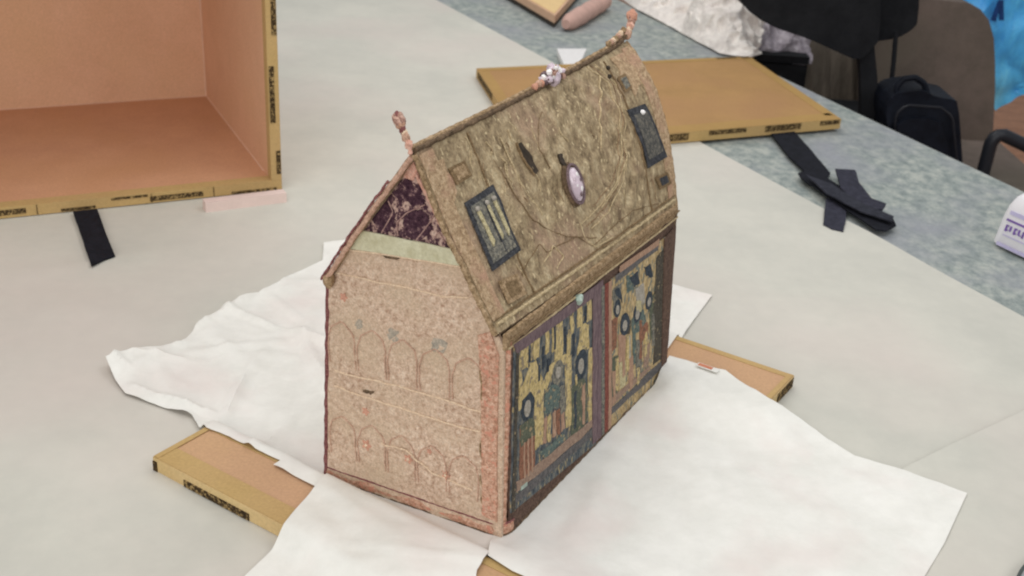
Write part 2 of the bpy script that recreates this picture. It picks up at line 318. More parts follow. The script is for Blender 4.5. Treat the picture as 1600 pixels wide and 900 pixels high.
# ------------------------------------------------------------------ bars and flat boards with tape
_b = M['tissue'].node_tree.nodes['Principled BSDF']; _b.inputs['Alpha'].default_value = .93
X3, Y3, Z3 = Vector((1, 0, 0)), Vector((0, 1, 0)), Vector((0, 0, 1))
def slab(name, pts, z0, z1, mat, root, bv=.0015):
    bm = bmesh.new(); add_prism(bm, pts, z0, z1)
    if bv: bevel(bm, bv)
    return link(name, bm, mat, root, False)
def mark(p, q, up, n, w, root, name='printed_mark', th=.0006):
    """dark print label: from p to q along an edge, w wide along up, standing th proud along n"""
    bm = bmesh.new(); c = (p+q)/2+up*w/2; d = (q-p)
    add_box(bm, c+n*th, d.normalized(), up.normalized(), n.normalized(), d.length/2, w/2, th)
    o = link(name, bm, M['mark'], root, False)
    return o
BH = .0225
bar_dir = Vector((.845, -.535, 0)).normalized(); bar_n = Vector((-bar_dir.y, bar_dir.x, 0))
def bar(corner, length, width, label, marks):
    r = thing('packing_board', corner+bar_dir*length/2+bar_n*width/2, label, 'board')
    r.location.z = .0035
    c = [corner, corner+bar_dir*length, corner+bar_dir*length+bar_n*width, corner+bar_n*width]
    slab('core_board', c, .0035, BH, M['board'], r)
    # gummed tape along the long edges: top flange and side
    for k, (o, s) in enumerate(((0, 1), (width, -1))):
        e0 = corner+bar_n*o; q = bar_n*s*(.030 if k == 0 else .012)
        slab('edge_tape', [e0, e0+bar_dir*length, e0+bar_dir*length+q, e0+q], BH+.0002, BH+.0008, M['tape'], r, 0)
        bm = bmesh.new(); add_box(bm, e0+bar_dir*length/2-bar_n*s*.0006+Z3*(.0035+BH)/2, bar_dir, bar_n, Z3, length/2, .0005, (BH-.0035)/2); link('side_tape', bm, M['tapeside'], r, False)
    for o, s in ((0, 1), (length, -1)):
        e0 = corner+bar_dir*o; q = bar_dir*s*.008
        slab('end_tape', [e0+bar_n*.001, e0+bar_n*(width-.001), e0+bar_n*(width-.001)+q, e0+bar_n*.001+q], BH+.001, BH+.0016, M['tape'], r, 0)
        bm = bmesh.new(); add_box(bm, e0-bar_dir*s*.0006+bar_n*width/2+Z3*(.0035+BH)/2, bar_dir, bar_n, Z3, .0005, width/2, (BH-.0035)/2); link('side_tape', bm, M['tapeside'], r, False)
    for (a, b, wd) in marks:
        mark(corner+bar_dir*a-bar_n*.0012+Z3*.0042, corner+bar_dir*b-bar_n*.0012+Z3*.0042, Z3, -bar_n, wd, r)
    return r
fb = P(240, 714, BH)
fbc = Vector((fb.x, fb.y, 0))
FW = (P(325, 659, BH)-fb).dot(bar_n)
rb = bar(fbc, .80, FW, 'brown taped board sticking out under the tissue at the lower left of the casket', [(.055, .165, .0095), (.0, .007, .014)])
r2 = P(1240, 587, BH); RWd = .115
rcorner = Vector((r2.x, r2.y, 0))-bar_n*RWd-bar_dir*.52
rr = bar(rcorner, .52, RWd, 'brown taped board sticking out from behind the right end of the casket', [])
bm = bmesh.new(); e = rcorner+bar_dir*.5212
add_box(bm, e+bar_n*RWd*.72+Z3*.0125, bar_dir, bar_n, Z3, .0005, RWd*.27, .008); link('printed_mark', bm, M['mark'], rr, False)

def bars_h(x, y, pad=.03):
    """height of the boards under a point, sloping off outside their edges"""
    h = 0
    for c, L_, W_ in ((fbc, .80, FW), (rcorner, .52, RWd)):
        d = Vector((x, y, 0))-c; s = d.dot(bar_dir); t_ = d.dot(bar_n)
        dx = max(-s, s-L_, 0); dy = max(-t_, t_-W_, 0); q = math.hypot(dx, dy)
        k = max(0, 1-q/pad) if q > 0 else 1
        k = k*k*(3-2*k)
        if q > .004: k *= min(1, max(0, (in_casket(x, y)-.004)/.03+max(0, 1-(q-.004)/.02)))
        h = max(h, (BH-.0025)*k)
    return h

# ------------------------------------------------------------------ the casket's own frame
CA = P(513, 751); CB = P(786, 846)
ca = (CB-CA).normalized(); cb = Vector((-ca.y, ca.x, 0))
CC = P(1033, 588); WID = (CB-CA).length; LEN = (CC-CB).dot(cb); SK = (CC-CB).dot(ca)/LEN; Z0 = .006
def K(x, y, z): return CA + ca*(x+SK*y) + cb*y + Z3*(z+0)
def in_casket(x, y, m=.0):
    d = Vector((x, y, 0))-CA; b_ = d.dot(cb); a_ = d.dot(ca)-SK*b_
    return max(-a_-m, a_-WID-m, -b_-m, b_-LEN-m)   # <0 inside
# ------------------------------------------------------------------ tissue sheets
def sheet(name, px, layer, label, wr=.004, pad=.03, cell=.009, seed=0, folds=(), lift=None, z_extra=0, flatten=True, ncr=26):
    poly = []
    for q in px:
        z_ = .006
        for _ in range(12):
            p = P(q[0], q[1], z_); z_ = .5*z_+.5*(.006+bars_h(p.x, p.y, pad)+(lift(p.x, p.y) if lift else 0))
        poly.append((p.x, p.y))
    # soften straight edges a little
    out = []
    for i in range(len(poly)):
        a = Vector(poly[i]); b = Vector(poly[(i+1) % len(poly)]); m = max(1, int((b-a).length/.05))
        for k in range(m):
            p = a.lerp(b, k/m)
            if k: p += Vector((nz((p.x, p.y), 14, seed), nz((p.y, p.x), 14, seed+5)))*.0015
            out.append((p.x, p.y))
    rng = random.Random(seed); xs = [p[0] for p in poly]; ys = [p[1] for p in poly]; CR = []
    for _ in range(ncr):
        an = rng.uniform(0, math.pi)
        CR.append((rng.uniform(min(xs), max(xs)), rng.uniform(min(ys), max(ys)), math.cos(an), math.sin(an), rng.uniform(.05, .2), rng.uniform(.006, .020), rng.choice((-1, 1, 1))*rng.uniform(.3, 1.0)*wr*.62))
    def f(u, v, off, q=False):
        n1 = 1-abs(nz((u, v), 5, seed))*5; n2 = 1-abs(nz((u*1.3+v*.3, v), 9, seed+9))*6
        k = 1.0
        if flatten:
            dc = in_casket(u, v); k = min(1, max(0, dc/.06)) if dc < .06 else 1
        z = .005+layer*.0012+bars_h(u, v, pad)+wr*k*.35*(max(0, n1)**2*.8+max(0, n2)**3*.4)+z_extra
        for (ox, oy, dx, dy, hl, ww, am) in CR:
            rx_, ry_ = u-ox, v-oy; al = rx_*dx+ry_*dy; pe = abs(rx_*dy-ry_*dx)
            if pe < ww and abs(al) < hl: z += k*am*(1-pe/ww)*(1-(abs(al)/hl)**2)
        for c in folds: z += ridge_line((u, v), *c)*max(.0, k)
        if lift: z += lift(u, v)
        z = max(z, .0042+layer*.0008+bars_h(u, v, pad))
        return Vector((u, v, z+off))
    o = link(name, patch(f, out, 0, cell, thick=.0004), M['tissue'])
    return setp(o, label=label, category='tissue sheet')
cl = P(165, 557)
def lift_left(u, v):
    d = (Vector((u, v, 0))-cl).length
    return .02*math.exp(-(d/.07)**2)
sheet('tissue_sheet', [(560, 372), (506, 379), (504, 406), (452, 432), (405, 460), (345, 482), (305, 512), (284, 537), (230, 541), (165, 557), (180, 592), (196, 614), (250, 634), (300, 651), (322, 668), (344, 675), (392, 698), (438, 719), (427, 725), (500, 764), (560, 790), (700, 700), (720, 500)],
      0, 'crumpled white tissue with a pointed corner spreading left of the casket',   .0075, cell=.0058, seed=2, ncr=60,
      folds=[(P(340, 480), P(440, 520), .006, .006), (P(440, 520), P(520, 540), .008, .007), (P(165, 560), P(205, 590), .005, .006), (P(205, 588), P(290, 540), .008, .006), (P(350, 660), P(385, 590), .008, .008), (P(385, 590), P(420, 550), .01, .006), (P(300, 520), P(500, 405), .007, .006), (P(200, 610), P(340, 655), .006, .006), (P(470, 520), P(515, 620), .008, .006)],
      lift=lift_left)
sheet('tissue_sheet', [(1000, 430), (1050, 443), (1113, 461), (1078, 508), (1036, 556), (960, 540)], 0, 'small corner of tissue showing behind the right end of the casket', .003, cell=.008, seed=5)
sheet('tissue_sheet', [(497, 756), (560, 700), (800, 800), (775, 866), (745, 893), (735, 960), (330, 970), (384, 900), (440, 828), (487, 768)], 2, 'white tissue running out from under the near end over the left board',   .0045, cell=.007, seed=11,
      folds=[(P(500, 770), P(640, 900), .02, .003), (P(640, 800), P(755, 880), .015, .003), (P(470, 830), P(560, 880), .02, .003)])
sheet('tissue_sheet', [(762, 868), (776, 800), (900, 700), (1028, 590), (1046, 556), (1066, 562), (1133, 582), (1215, 632), (1275, 672), (1335, 712), (1420, 738), (1511, 771), (1475, 850), (1442, 905), (1420, 950), (960, 950), (905, 932), (848, 914), (800, 892)],
      1, 'broad smooth white tissue spread to the right of the painted long side',   .0034, pad=.10, cell=.009, seed=21,
      folds=[(P(1030, 590), P(880, 880), .02, .005), (P(900, 720), P(830, 880), .012, .003), (P(1060, 600), P(1110, 800), .03, .003), (P(1040, 566), P(1220, 640), .008, .006), (P(1090, 740), P(1330, 850), .05, .003), (P(1215, 632), P(1420, 742), .01, .003), (P(850, 890), P(1000, 880), .03, .003)])
# narrow folded strip hugging the front corner, over both
bm = bmesh.new()
q = P(1100, 574, BH+.006)
add_box(bm, Vector((q.x, q.y, BH+.0078))+bar_dir*.006, bar_dir, bar_n, Z3, .017, .0055, .0004)
setp(link('paper_tag', bm, M['tissue'], None, False), label='tiny white tag with an orange stripe lying on the right hand board', category='tag')
tg = bpy.data.objects['paper_tag']
bm = bmesh.new(); add_box(bm, Vector((q.x, q.y, BH+.0086))+bar_dir*.002, bar_dir, bar_n, Z3, .011, .0035, .0003)
o = link('stripe', bm, M['label'], None, False); o.parent = tg

# ------------------------------------------------------------------ THE CASKET
cas = thing('reliquary_casket', K(WID/2, LEN/2, Z0), 'old house shaped casket covered in worn embroidery with painted saints on its side', 'casket')
RE = dict(rx0=.1224, rx1=.1319, rz0=.4572, rz1=.4853, ex0=.2265, ex1=.2305, ez0=.2745, ez1=.2690)
MOTIFS = [(.027+.041*i, zz, .0185) for zz in (.205, .078) for i in range(5)]
def endw(x, z, off, q=False):
    t_ = x/WID
    bul = .003*math.sin(math.pi*max(0, min(1, t_)))*math.sin(math.pi*max(0, min(1, z/.34)))
    if not q:
        bul += .0010*nz((x, z), 30, 4)+.0006*nz((x, z), 110, 8)
        for (mx, mz, mr) in MOTIFS:
            d_ = math.hypot((x-mx)/mr, (z-mz)/(mr*1.35))
            if d_ < 1.25: bul += .0013*(.5+.5*math.cos(d_*math.pi*2.0/1.25*1.0))*(1 if d_ > .35 else .6)
    return K(x, -off-bul, z)
def front(y, z, off, q=False):
    bul = 0 if q else .0008*nz((y, z), 40, 14)
    x = WID-.045*z+off+bul
    return K(x, y, z)
def roof(u, v, off, q=False):
    y = -.012+u*(LEN+.019)
    rx, rz = RE['rx0']+(RE['rx1']-RE['rx0'])*u, RE['rz0']+(RE['rz1']-RE['rz0'])*u-.003*math.sin(math.pi*u)
    ex, ez = RE['ex0']+(RE['ex1']-RE['ex0'])*u, RE['ez0']+(RE['ez1']-RE['ez0'])*u-.002*math.sin(math.pi*u)
    x, z = rx+(ex-rx)*v, rz+(ez-rz)*v
    n = Vector((.87, .5)); s = math.sin(math.pi*max(0, min(1, v)))
    b = .021*max(0, u)**1.6*math.sin(math.pi*max(0, min(1, v))**.8)-.0035*(1-u)*s+off
    if not q:
        g_ = s*min(1, max(.12, min((u-.13)/.1, (.90-u)/.1)))
        b += .002*nz((u*3, v*1.5), 3.1, 1)*s+.0020*(1-2.6*abs(nz((u*1.2, v*.55), 11, 5)))*g_+.0009*(1-2.4*abs(nz((u*1.2, v*.5), 29, 2)))*g_+.0006*nz((u, v*.5), 60, 9)
        e_ = math.hypot((u-.60)*1.35, (v-.48)*.62)          # worn embossed rings right of the centre
        if u > .5: b += .0020*math.cos(e_*92)*max(0, 1-abs(e_-.27)/.17)*min(1, max(.15, (.86-u)/.06))
    return K(x+n.x*b, y, z+n.y*b)
def roofl(u, v, off, q=False):
    y = -.012+u*(LEN+.019)
    rx, rz = RE['rx0']+(RE['rx1']-RE['rx0'])*u-.004, RE['rz0']+(RE['rz1']-RE['rz0'])*u
    x, z = rx+(.005-rx)*v, rz+(.282-rz)*v
    s = math.sin(math.pi*max(0, min(1, v))); b = .002*s+off+.001*nz((u, v), 20, 2)
    return K(x-.82*b, y, z+.57*b)
E_ = lambda x, y: solve(endw, x, y, .12, .15)
F_ = lambda x, y: solve(front, x, y, .2, .12)
R_ = lambda x, y: solve(roof, x, y, .5, .5)
def part(name, bm, mat, parent=cas, smooth=True, label=None):
    o = link(name, bm, M[mat], parent, smooth)
    if label: o['label'] = label
    return o
def on(surf, pts, n=0, off=0.0):
    pts = [Vector((p[0], p[1], 0)) for p in pts]
    if n: pts = resample(pts, n)
    return [surf(p.x, p.y, off) for p in pts]
def cord(name, surf, pts, r, mat, n=40, off=0.0, parent=cas, twist=.12, wob=0.0):
    P_ = on(surf, pts, n, off)
    if wob: P_ = [p+Vector((nz(p, 60, 1), nz(p, 60, 2), nz(p, 60, 3)))*wob for p in P_]
    bm = bmesh.new(); add_tube(bm, P_, r, 7, rf=lambda t_, i: 1+.12*math.sin(i*2.1), twist=twist)
    return part(name, bm, mat, parent)

# inner core so that nothing is hollow
bm = bmesh.new()
cs = []
for y in (.006, LEN-.004):
    cs.append([bm.verts.new(K(*p)) for p in [(.006, y, Z0+.002), (WID-.006, y, Z0+.002), (WID-.045*.27-.022, y, .256), (.122+.017*y/LEN, y, .432+.03*y/LEN), (.014, y, .264)]])
for i in range(5): bm.faces.new((cs[0][i], cs[0][(i+1) % 5], cs[1][(i+1) % 5], cs[1][i]))
bm.faces.new(cs[0][::-1]); bm.faces.new(cs[1])
part('wooden_core', bm, 'wood', smooth=False)
# near end textile
def lx(z): return .009+max(0, (z-.284)/.172*.116) if z > .284 else .002+.022*z
def rx(z): return (RE['ex0']-(z-.2745)/.1827*.1041)-.004 if z > .262 else WID-.045*z-.0
ws = [(lx(.008), .008), (rx(.008), .008), (rx(.15), .15), (rx(.255), .255), (rx(.30), .30), (rx(.336), .336), (lx(.336), .336), (lx(.30), .30), (lx(.284), .284), (lx(.15), .15)]
part('end_textile', patch(endw, ws, .0005, .006, thick=.004), 'f_end')
g0 = [E_(546, 384), E_(738, 414), E_(712, 386), E_(566, 356)]
part('gable_band', patch(endw, g0, .0052, .006, thick=.002), 'f_green')
tri = [E_(566, 357), E_(714, 387), E_(693, 332), E_(672, 282), E_(650, 243), E_(630, 262), E_(600, 305)]
part('gable_openwork', patch(endw, tri, .001, .004, thick=.003), 'f_purple')
for pl in ([(617, 297), (640, 275), (662, 296), (668, 312), (650, 318), (628, 310)], [(585, 335), (602, 312), (618, 325), (622, 350), (606, 362), (590, 354)], [(634, 340), (650, 322), (672, 330), (680, 355), (664, 374), (640, 366)]):
    part('velvet_patch', patch(endw, [E_(*p) for p in pl], .0042, .004, thick=.0008, jit=.6), 'f_dkpurple')
part('gable_tip', patch(endw, [E_(624, 272), E_(650, 280), E_(657, 266), E_(648, 243), E_(638, 248)], .0046, .004, thick=.001), 'f_pink')
cord('net_cord', endw, [E_(*p) for p in ((626, 366), (624, 345), (640, 330), (668, 318))], .0008, 'f_lace', 16, .0048)
cord('net_cord', endw, [E_(*p) for p in ((600, 362), (618, 330), (610, 312))], .0008, 'f_lace', 12, .0048)
cord('net_cord', endw, [E_(*p) for p in ((680, 372), (690, 360), (700, 378))], .0008, 'f_lace', 10, .0048)
cord('net_cord', endw, [E_(*p) for p in ((655, 372), (676, 345), (684, 330))], .0008, 'f_lace', 10, .0048)
cord('gable_cord', endw, [E_(*p) for p in ((655, 268), (682, 320), (716, 392))], .0026, 'f_pink', 40, .006)
cord('gable_cord', endw, [E_(*p) for p in ((645, 250), (612, 290), (566, 352), (540, 390))], .0026, 'f_pink', 40, .006)
cord('band_edge', endw, [E_(548, 387), E_(640, 400), E_(736, 416)], .0012, 'f_cream', 40, .006)
# stitched seams, worn arches, rosettes
for ln in (((530, 424), (575, 433), (640, 448), (700, 461), (735, 462)), ((526, 577), (580, 590), (640, 604), (700, 622), (756, 641)), ((527, 600), (560, 612), (590, 622), (660, 645), (720, 664), (754, 671)), ((600, 690), (640, 700), (680, 735), (740, 762))):
    cord('stitched_seam', endw, [E_(*p) for p in ln], .00105, 'f_cream', 60, .0052, wob=.0012)
for (mx, mz, mr) in MOTIFS:
    if mx > .205: continue
    pts = [(mx-mr, mz-.030), (mx-mr*1.02, mz+.004), (mx-mr*.8, mz+.018), (mx, mz+.029), (mx+mr*.8, mz+.018), (mx+mr*1.02, mz+.004), (mx+mr, mz-.030)]
    cord('worn_arch', endw, pts, .0007, 'f_faint', 34, .0052, wob=.0008)
def rosette(cx, cy, r_, centre=True, nm='rosette'):
    u, v = E_(cx, cy); k = r_/1480
    poly = [(u+k*(1+.35*math.cos(5*a))*math.cos(a), v+k*(1+.35*math.cos(5*a))*math.sin(a)*1.15) for a in [i*2*math.pi/20 for i in range(20)]]
    o = part(nm, patch(endw, poly, .0044, .004, thick=.0009), 'f_rose')
    if centre:
        bm = bmesh.new(); add_ball(bm, endw(u, v, .0056), .0022, u=8, v=6); part('bead', bm, 'f_cream', o)
for a in ((577, 692, 8), (642, 714, 7), (701, 738, 7), (675, 702, 4, False), (575, 640, 6, False), (541, 462, 6, False)): rosette(*a)
part('worn_patch', patch(endw, [E_(*p) for p in ((682, 526), (702, 530), (698, 548), (680, 542))], .0044, .004, thick=.0004, jit=.6), 'f_greyblue')
part('worn_patch', patch(endw, [E_(*p) for p in ((612, 512), (628, 514), (626, 530), (610, 528))], .0044, .004, thick=.0004, jit=.6), 'f_greyblue')
part('worn_patch', patch(endw, [E_(*p) for p in ((560, 498), (572, 500), (570, 514), (560, 512))], .0044, .004, thick=.0004, jit=.6), 'f_greyblue')
part('worn_patch', patch(endw, [E_(*p) for p in ((570, 606), (588, 609), (584, 614), (572, 611))], .0044, .003, thick=.0004, jit=.4), 'f_cordbrown')
part('worn_patch', patch(endw, [E_(*p) for p in ((604, 396), (630, 400), (626, 403), (608, 400))], .0070, .003, thick=.0005), 'f_cordbrown')
# coral border strip beside the corner and the hem round the foot
cor = [E_(758, 800), (WID-.006, E_(782, 812)[1]), (WID-.006-.045*.13, .13), (WID-.016, .245), (.215, .272), E_(752, 520), E_(756, 600), E_(757, 700)]
part('coral_border', patch(endw, cor, .0048, .005, thick=.002), 'f_coral')
cord('border_cord', endw, [E_(757, 540), E_(757, 640), E_(756, 720), E_(756, 796)], .0011, 'f_galloon', 50, .0055, wob=.004)
def foot(s, z, off=0.0, r=.016):
    """path round the rounded near corner: s<0 along the end, s>0 along the long side"""
    L1 = WID-r; q = math.pi/2*r
    if s <= 0: x, y, nx, ny = L1+s, 0, 0, -1
    elif s < q: a = s/r; x, y, nx, ny = L1+r*math.sin(a), r-r*math.cos(a), math.sin(a), -math.cos(a)
    else: x, y, nx, ny = WID, r+(s-q), 1, 0
    return K(x+nx*off-.045*z*max(0, nx), y+ny*off, z)
S0, S1 = -(WID-.016), math.pi/2*.016+LEN-.016
def strip(surf, s0, s1, z0, z1, o0, o1, n=90):
    bm = bmesh.new(); rows = []
    for i in range(n+1):
        s = s0+(s1-s0)*i/n; j = .0007*nz((s, 0), 60, 2)
        rows.append([bm.verts.new(surf(s, z, o+j)) for z, o in ((z0, o0), (z0, o1), ((z0+z1)/2, o1+.0015), (z1, o1), (z1, o0))])
    for i in range(n):
        for k in range(5): bm.faces.new((rows[i][k], rows[i+1][k], rows[i+1][(k+1) % 5], rows[i][(k+1) % 5]))
    bm.faces.new(rows[0]); bm.faces.new(rows[-1][::-1]); return bm
SM = .0256
part('hem_band', strip(foot, S0, SM, .0062, .022, -.006, .0040), 'f_coral')
part('hem_band', strip(foot, SM+.0005, S1, .0062, .0150, -.006, .0036), 'f_bandbrown')
def foot_tube(s0, s1, z, off, r_, n):
    b = bmesh.new(); add_tube(b, [foot(s0+(s1-s0)*i/n, z, off) for i in range(n+1)], r_, 8, rf=lambda t_, i: 1+.1*math.sin(i*1.9), twist=.12); return b
part('hem_cord', foot_tube(S0, SM, .0235, .0045, .0012, 90), 'f_cordred')
part('foot_cord', foot_tube(S0, S1, .0074, .003, .0025, 150), 'f_cordbrown')
bm = bmesh.new(); add_tube(bm, [K(-.001+.026*z, -.003, z) for z in [.008+i*.0055 for i in range(49)]], .0030, 8, twist=.12, rf=lambda t_, i: 1+.1*math.sin(i*1.7)); part('corner_cord', bm, 'f_cordred')
bm = bmesh.new(); add_tube(bm, [foot(.0126, z, .0006) for z in [.020+i*.006 for i in range(42)]], .0050, 8, rf=lambda t_, i: 1+.08*math.sin(i*2.4)); part('corner_binding', bm, 'f_coral')
# hidden far end and back
bm = bmesh.new(); vs = [bm.verts.new(K(*p)) for p in [(0, LEN, .008), (WID, LEN, .008), (WID-.011, LEN, .262), (.139, LEN, .47), (.0, LEN, .275)]]; bm.faces.new(vs); part('far_end_textile', bm, 'f_end', smooth=False)
bm = bmesh.new(); vs = [bm.verts.new(K(*p)) for p in [(0, 0, .008), (0, LEN, .008), (.009, LEN, .278), (.009, 0, .278)]]; bm.faces.new(vs); part('back_textile', bm, 'f_roof', smooth=False)
bm = bmesh.new(); vs = [bm.verts.new(K(*p)) for p in [(0, 0, .0065), (WID, 0, .0065), (WID, LEN, .0065), (0, LEN, .0065)]]; bm.faces.new(vs); part('bottom_board', bm, 'wood', smooth=False)

# ---- long painted side
FB = [(.010, .012), (LEN-.001, .012), (LEN-.001, .268), (.004, .268)]
part('side_textile', patch(front, FB, .0005, .01, thick=.003), 'f_bandbrown')
def panel(px, mat, label):
    return part('picture_panel', patch(front, [F_(*p) for p in px], .0036, .008, thick=.0016), mat, label=label)
LAY = [0]
def fp(parent, name, px, mat, off=.0054, th=.0003, jit=.3):
    LAY[0] += 1
    top = .0053+(off-.0054)*.45+.00004*(LAY[0] % 9)+th
    return part(name, patch(front, [F_(*p) for p in px], .0050, .006, thick=top-.0050, jit=jit), mat, parent)
pa = panel([(797, 541), (930, 450), (925, 692), (792, 800)], 'f_ground', 'picture panel nearer the corner, with haloed figures under gold arches')
def R4(x0, x1, top, bot, slope=-.66):
    """upright strip between x0 and x1: top and bottom given at x0"""
    return [(x0, top), (x1, top+slope*(x1-x0)), (x1, bot+slope*(x1-x0)), (x0, bot)]
for x0, x1, t0, b0 in ((807, 818, 540, 578), (826, 836, 532, 562), (845, 851, 516, 552), (861, 872, 508, 560), (885, 890, 492, 520), (896, 904, 480, 512), (911, 918, 468, 500)):
    fp(pa, 'canopy_bar', R4(x0, x1, t0, b0), 'f_gold')
fp(pa, 'arch', [(805, 612), (821, 566), (829, 561), (840, 590), (843, 600), (843, 690), (830, 700), (829, 626), (822, 608), (807, 626)], 'f_gold')
fp(pa, 'arch', [(840, 600), (852, 572), (862, 560), (876, 552), (884, 556), (884, 566), (874, 568), (862, 574), (852, 592), (846, 612)], 'f_gold')
fp(pa, 'arch', [(896, 545), (901, 510), (906, 503), (913, 506), (914, 545), (907, 541), (900, 556), (897, 570)], 'f_gold')
fp(pa, 'column', R4(877, 887, 560, 668), 'f_gold')
def ell(cx, cy, rx_, ry_, n=14): return [(cx+rx_*math.cos(2*math.pi*k/n), cy+ry_*math.sin(2*math.pi*k/n)-.7*rx_*math.cos(2*math.pi*k/n)) for k in range(n)]
for x0, x1, t0, b0 in ((803, 808, 560, 640), (913, 919, 545, 664), (879, 885, 520, 556), (855, 860, 512, 548), (822, 825, 534, 560), (892, 895, 585, 600), (868, 872, 560, 572)):
    fp(pa, 'gold_bar', R4(x0, x1, t0, b0), 'f_gold')
fp(pa, 'halo', ell(818, 632, 10.5, 24), 'f_navy', .0056, jit=0)
fp(pa, 'face', ell(817, 636, 5, 13), 'f_face', .0066, jit=0)
fp(pa, 'robe', [(805, 668), (812, 660), (822, 654), (829, 672), (828, 738), (805, 760)], 'f_redrobe')
fp(pa, 'robe', [(806, 662), (826, 650), (830, 676), (806, 696)], 'f_darkgreen', .0060)
fp(pa, 'halo', ell(902, 567, 9, 23), 'f_navy', .0056, jit=0)
fp(pa, 'face', ell(901, 570, 4.2, 12), 'f_face', .0066, jit=0)
fp(pa, 'robe', [(886, 604), (895, 594), (906, 588), (911, 600), (911, 655), (903, 668), (886, 684)], 'f_darkgreen')
fp(pa, 'robe', R4(903, 907, 600, 662), 'f_pinkrobe', .0063)
fp(pa, 'robe', R4(891, 894, 610, 668), 'f_navy', .0063)
fp(pa, 'halo', ell(865, 580, 8.5, 19), 'f_slate', .0056, jit=0)
fp(pa, 'face', ell(865, 580, 4, 9), 'f_face', .0066, jit=0)
for x0, t0, b0 in ((811, 690, 745), (817, 684, 742), (823, 680, 736)):
    fp(pa, 'robe_fold', R4(x0, x0+2.2, t0, b0), 'f_pinkrobe', .0066, jit=0)
for x0, t0, b0 in ((840, 540, 575), (848, 560, 580), (833, 570, 594), (888, 522, 556), (875, 510, 548), (858, 508, 545), (818, 545, 565), (907, 478, 500)):
    fp(pa, 'dark_bar', R4(x0, x0+3, t0, b0), 'f_navy', .0062, jit=0)
fp(pa, 'robe', [(844, 612), (858, 596), (870, 604), (866, 632), (852, 642), (844, 646)], 'f_teal', .006)
fp(pa, 'robe', [(868, 604), (876, 598), (878, 640), (868, 646)], 'f_slate', .006)
for k, (x0, t0, b0) in enumerate(((842, 652, 692), (849, 648, 688), (857, 642, 684), (864, 638, 678), (870, 634, 672))):
    fp(pa, 'robe', R4(x0, x0+5, t0, b0), 'f_pinkrobe' if k % 2 == 0 else ('f_redrobe' if k == 3 else 'f_gold'), .006)
fp(pa, 'ground', [(834, 706), (872, 676), (880, 680), (846, 714)], 'f_teal', .0058)
fp(pa, 'ground', [(800, 752), (830, 726), (900, 668), (920, 654), (921, 664), (890, 692), (830, 742), (800, 768)], 'f_bandtan', .006)
fp(pa, 'ground', [(797, 772), (830, 744), (921, 666), (922, 676), (830, 758), (796, 788)], 'f_bandblue', .006)
fp(pa, 'glint', [(806, 758), (816, 750), (816, 756), (806, 764)], 'turq', .0068, jit=0)
part('side_border', patch(front, [F_(*p) for p in ((795, 537), (935, 436), (935, 452), (800, 550))], .0056, .01, thick=.0012), 'f_violet')
for x0, x1, m_ in ((919, 926, 'f_violet'), (926.5, 932, 'f_violet'), (932.5, 937, 'f_slate'), (937.5, 943, 'f_redgal'), (943.5, 948, 'f_pinkrobe')):
    part('divider_galloon', patch(front, [F_(*p) for p in ((x0, 452-(x0-925)*.7), (x1, 452-(x1-925)*.7), (x1, 686-(x1-925)*.9), (x0, 686-(x0-925)*.9))], .0058, .01, thick=.0012), m_)
part('side_border', patch(front, [F_(*p) for p in ((800, 538), (803, 536), (797, 795), (793, 798))], .0056, .01, thick=.0012), 'f_dark')
pb = panel([(949, 436), (1035, 369), (1028, 590), (946, 668)], 'f_ochre', 'picture panel farther from the corner, ochre with crowded figures')
fp(pb, 'top_strip', [(962, 416), (1024, 372), (1024, 386), (962, 430)], 'f_pinkrobe')
fp(pb, 'top_strip', [(956, 430), (1022, 384), (1022, 390), (956, 438)], 'f_bandblue')
for px, m_ in (([(952, 450), (964, 440), (962, 470), (952, 480)], 'f_slate'), ([(986, 452), (1000, 440), (1002, 470), (990, 478)], 'f_face'), ([(972, 430), (984, 422), (986, 450), (974, 456)], 'f_teal'),
               ([(949, 500), (958, 492), (957, 540), (948, 548)], 'f_redrobe'), ([(966, 500), (974, 488), (980, 500), (978, 520), (968, 522)], 'f_dark'), ([(982, 496), (1000, 482), (1004, 500), (992, 518), (982, 520)], 'f_teal'),
               ([(998, 508), (1006, 502), (1006, 524), (998, 530)], 'f_redrobe'), ([(960, 522), (970, 520), (970, 560), (960, 566)], 'f_pinkrobe'), ([(972, 524), (978, 522), (980, 556), (972, 560)], 'f_face'),
               ([(949, 560), (960, 552), (958, 610), (948, 620)], 'f_darkgreen'), ([(962, 566), (972, 562), (972, 598), (962, 606)], 'f_light'), ([(976, 560), (984, 552), (984, 590), (976, 598)], 'f_pinkrobe'),
               ([(988, 530), (998, 530), (996, 580), (988, 588)], 'f_slate'), ([(1008, 470), (1018, 455), (1020, 520), (1010, 530)], 'f_darkgreen'), ([(1020, 400), (1034, 385), (1028, 560), (1016, 566), (1014, 500)], 'f_dark'),
               ([(1000, 536), (1010, 534), (1008, 566), (1000, 574)], 'f_bandtan'), ([(988, 470), (996, 468), (996, 486), (988, 490)], 'f_light')):
    fp(pb, 'figure_patch', px, m_, .0058)
for cx, cy, rx_, ry_ in ((970, 505, 7, 17), (990, 488, 6.5, 15), (1008, 468, 5.5, 14), (958, 480, 5, 14)):
    fp(pb, 'halo', ell(cx, cy, rx_, ry_), 'f_navy', .0062, jit=0)
    fp(pb, 'face', ell(cx-.4, cy+2, rx_*.5, ry_*.5), 'f_face', .0072, jit=0)
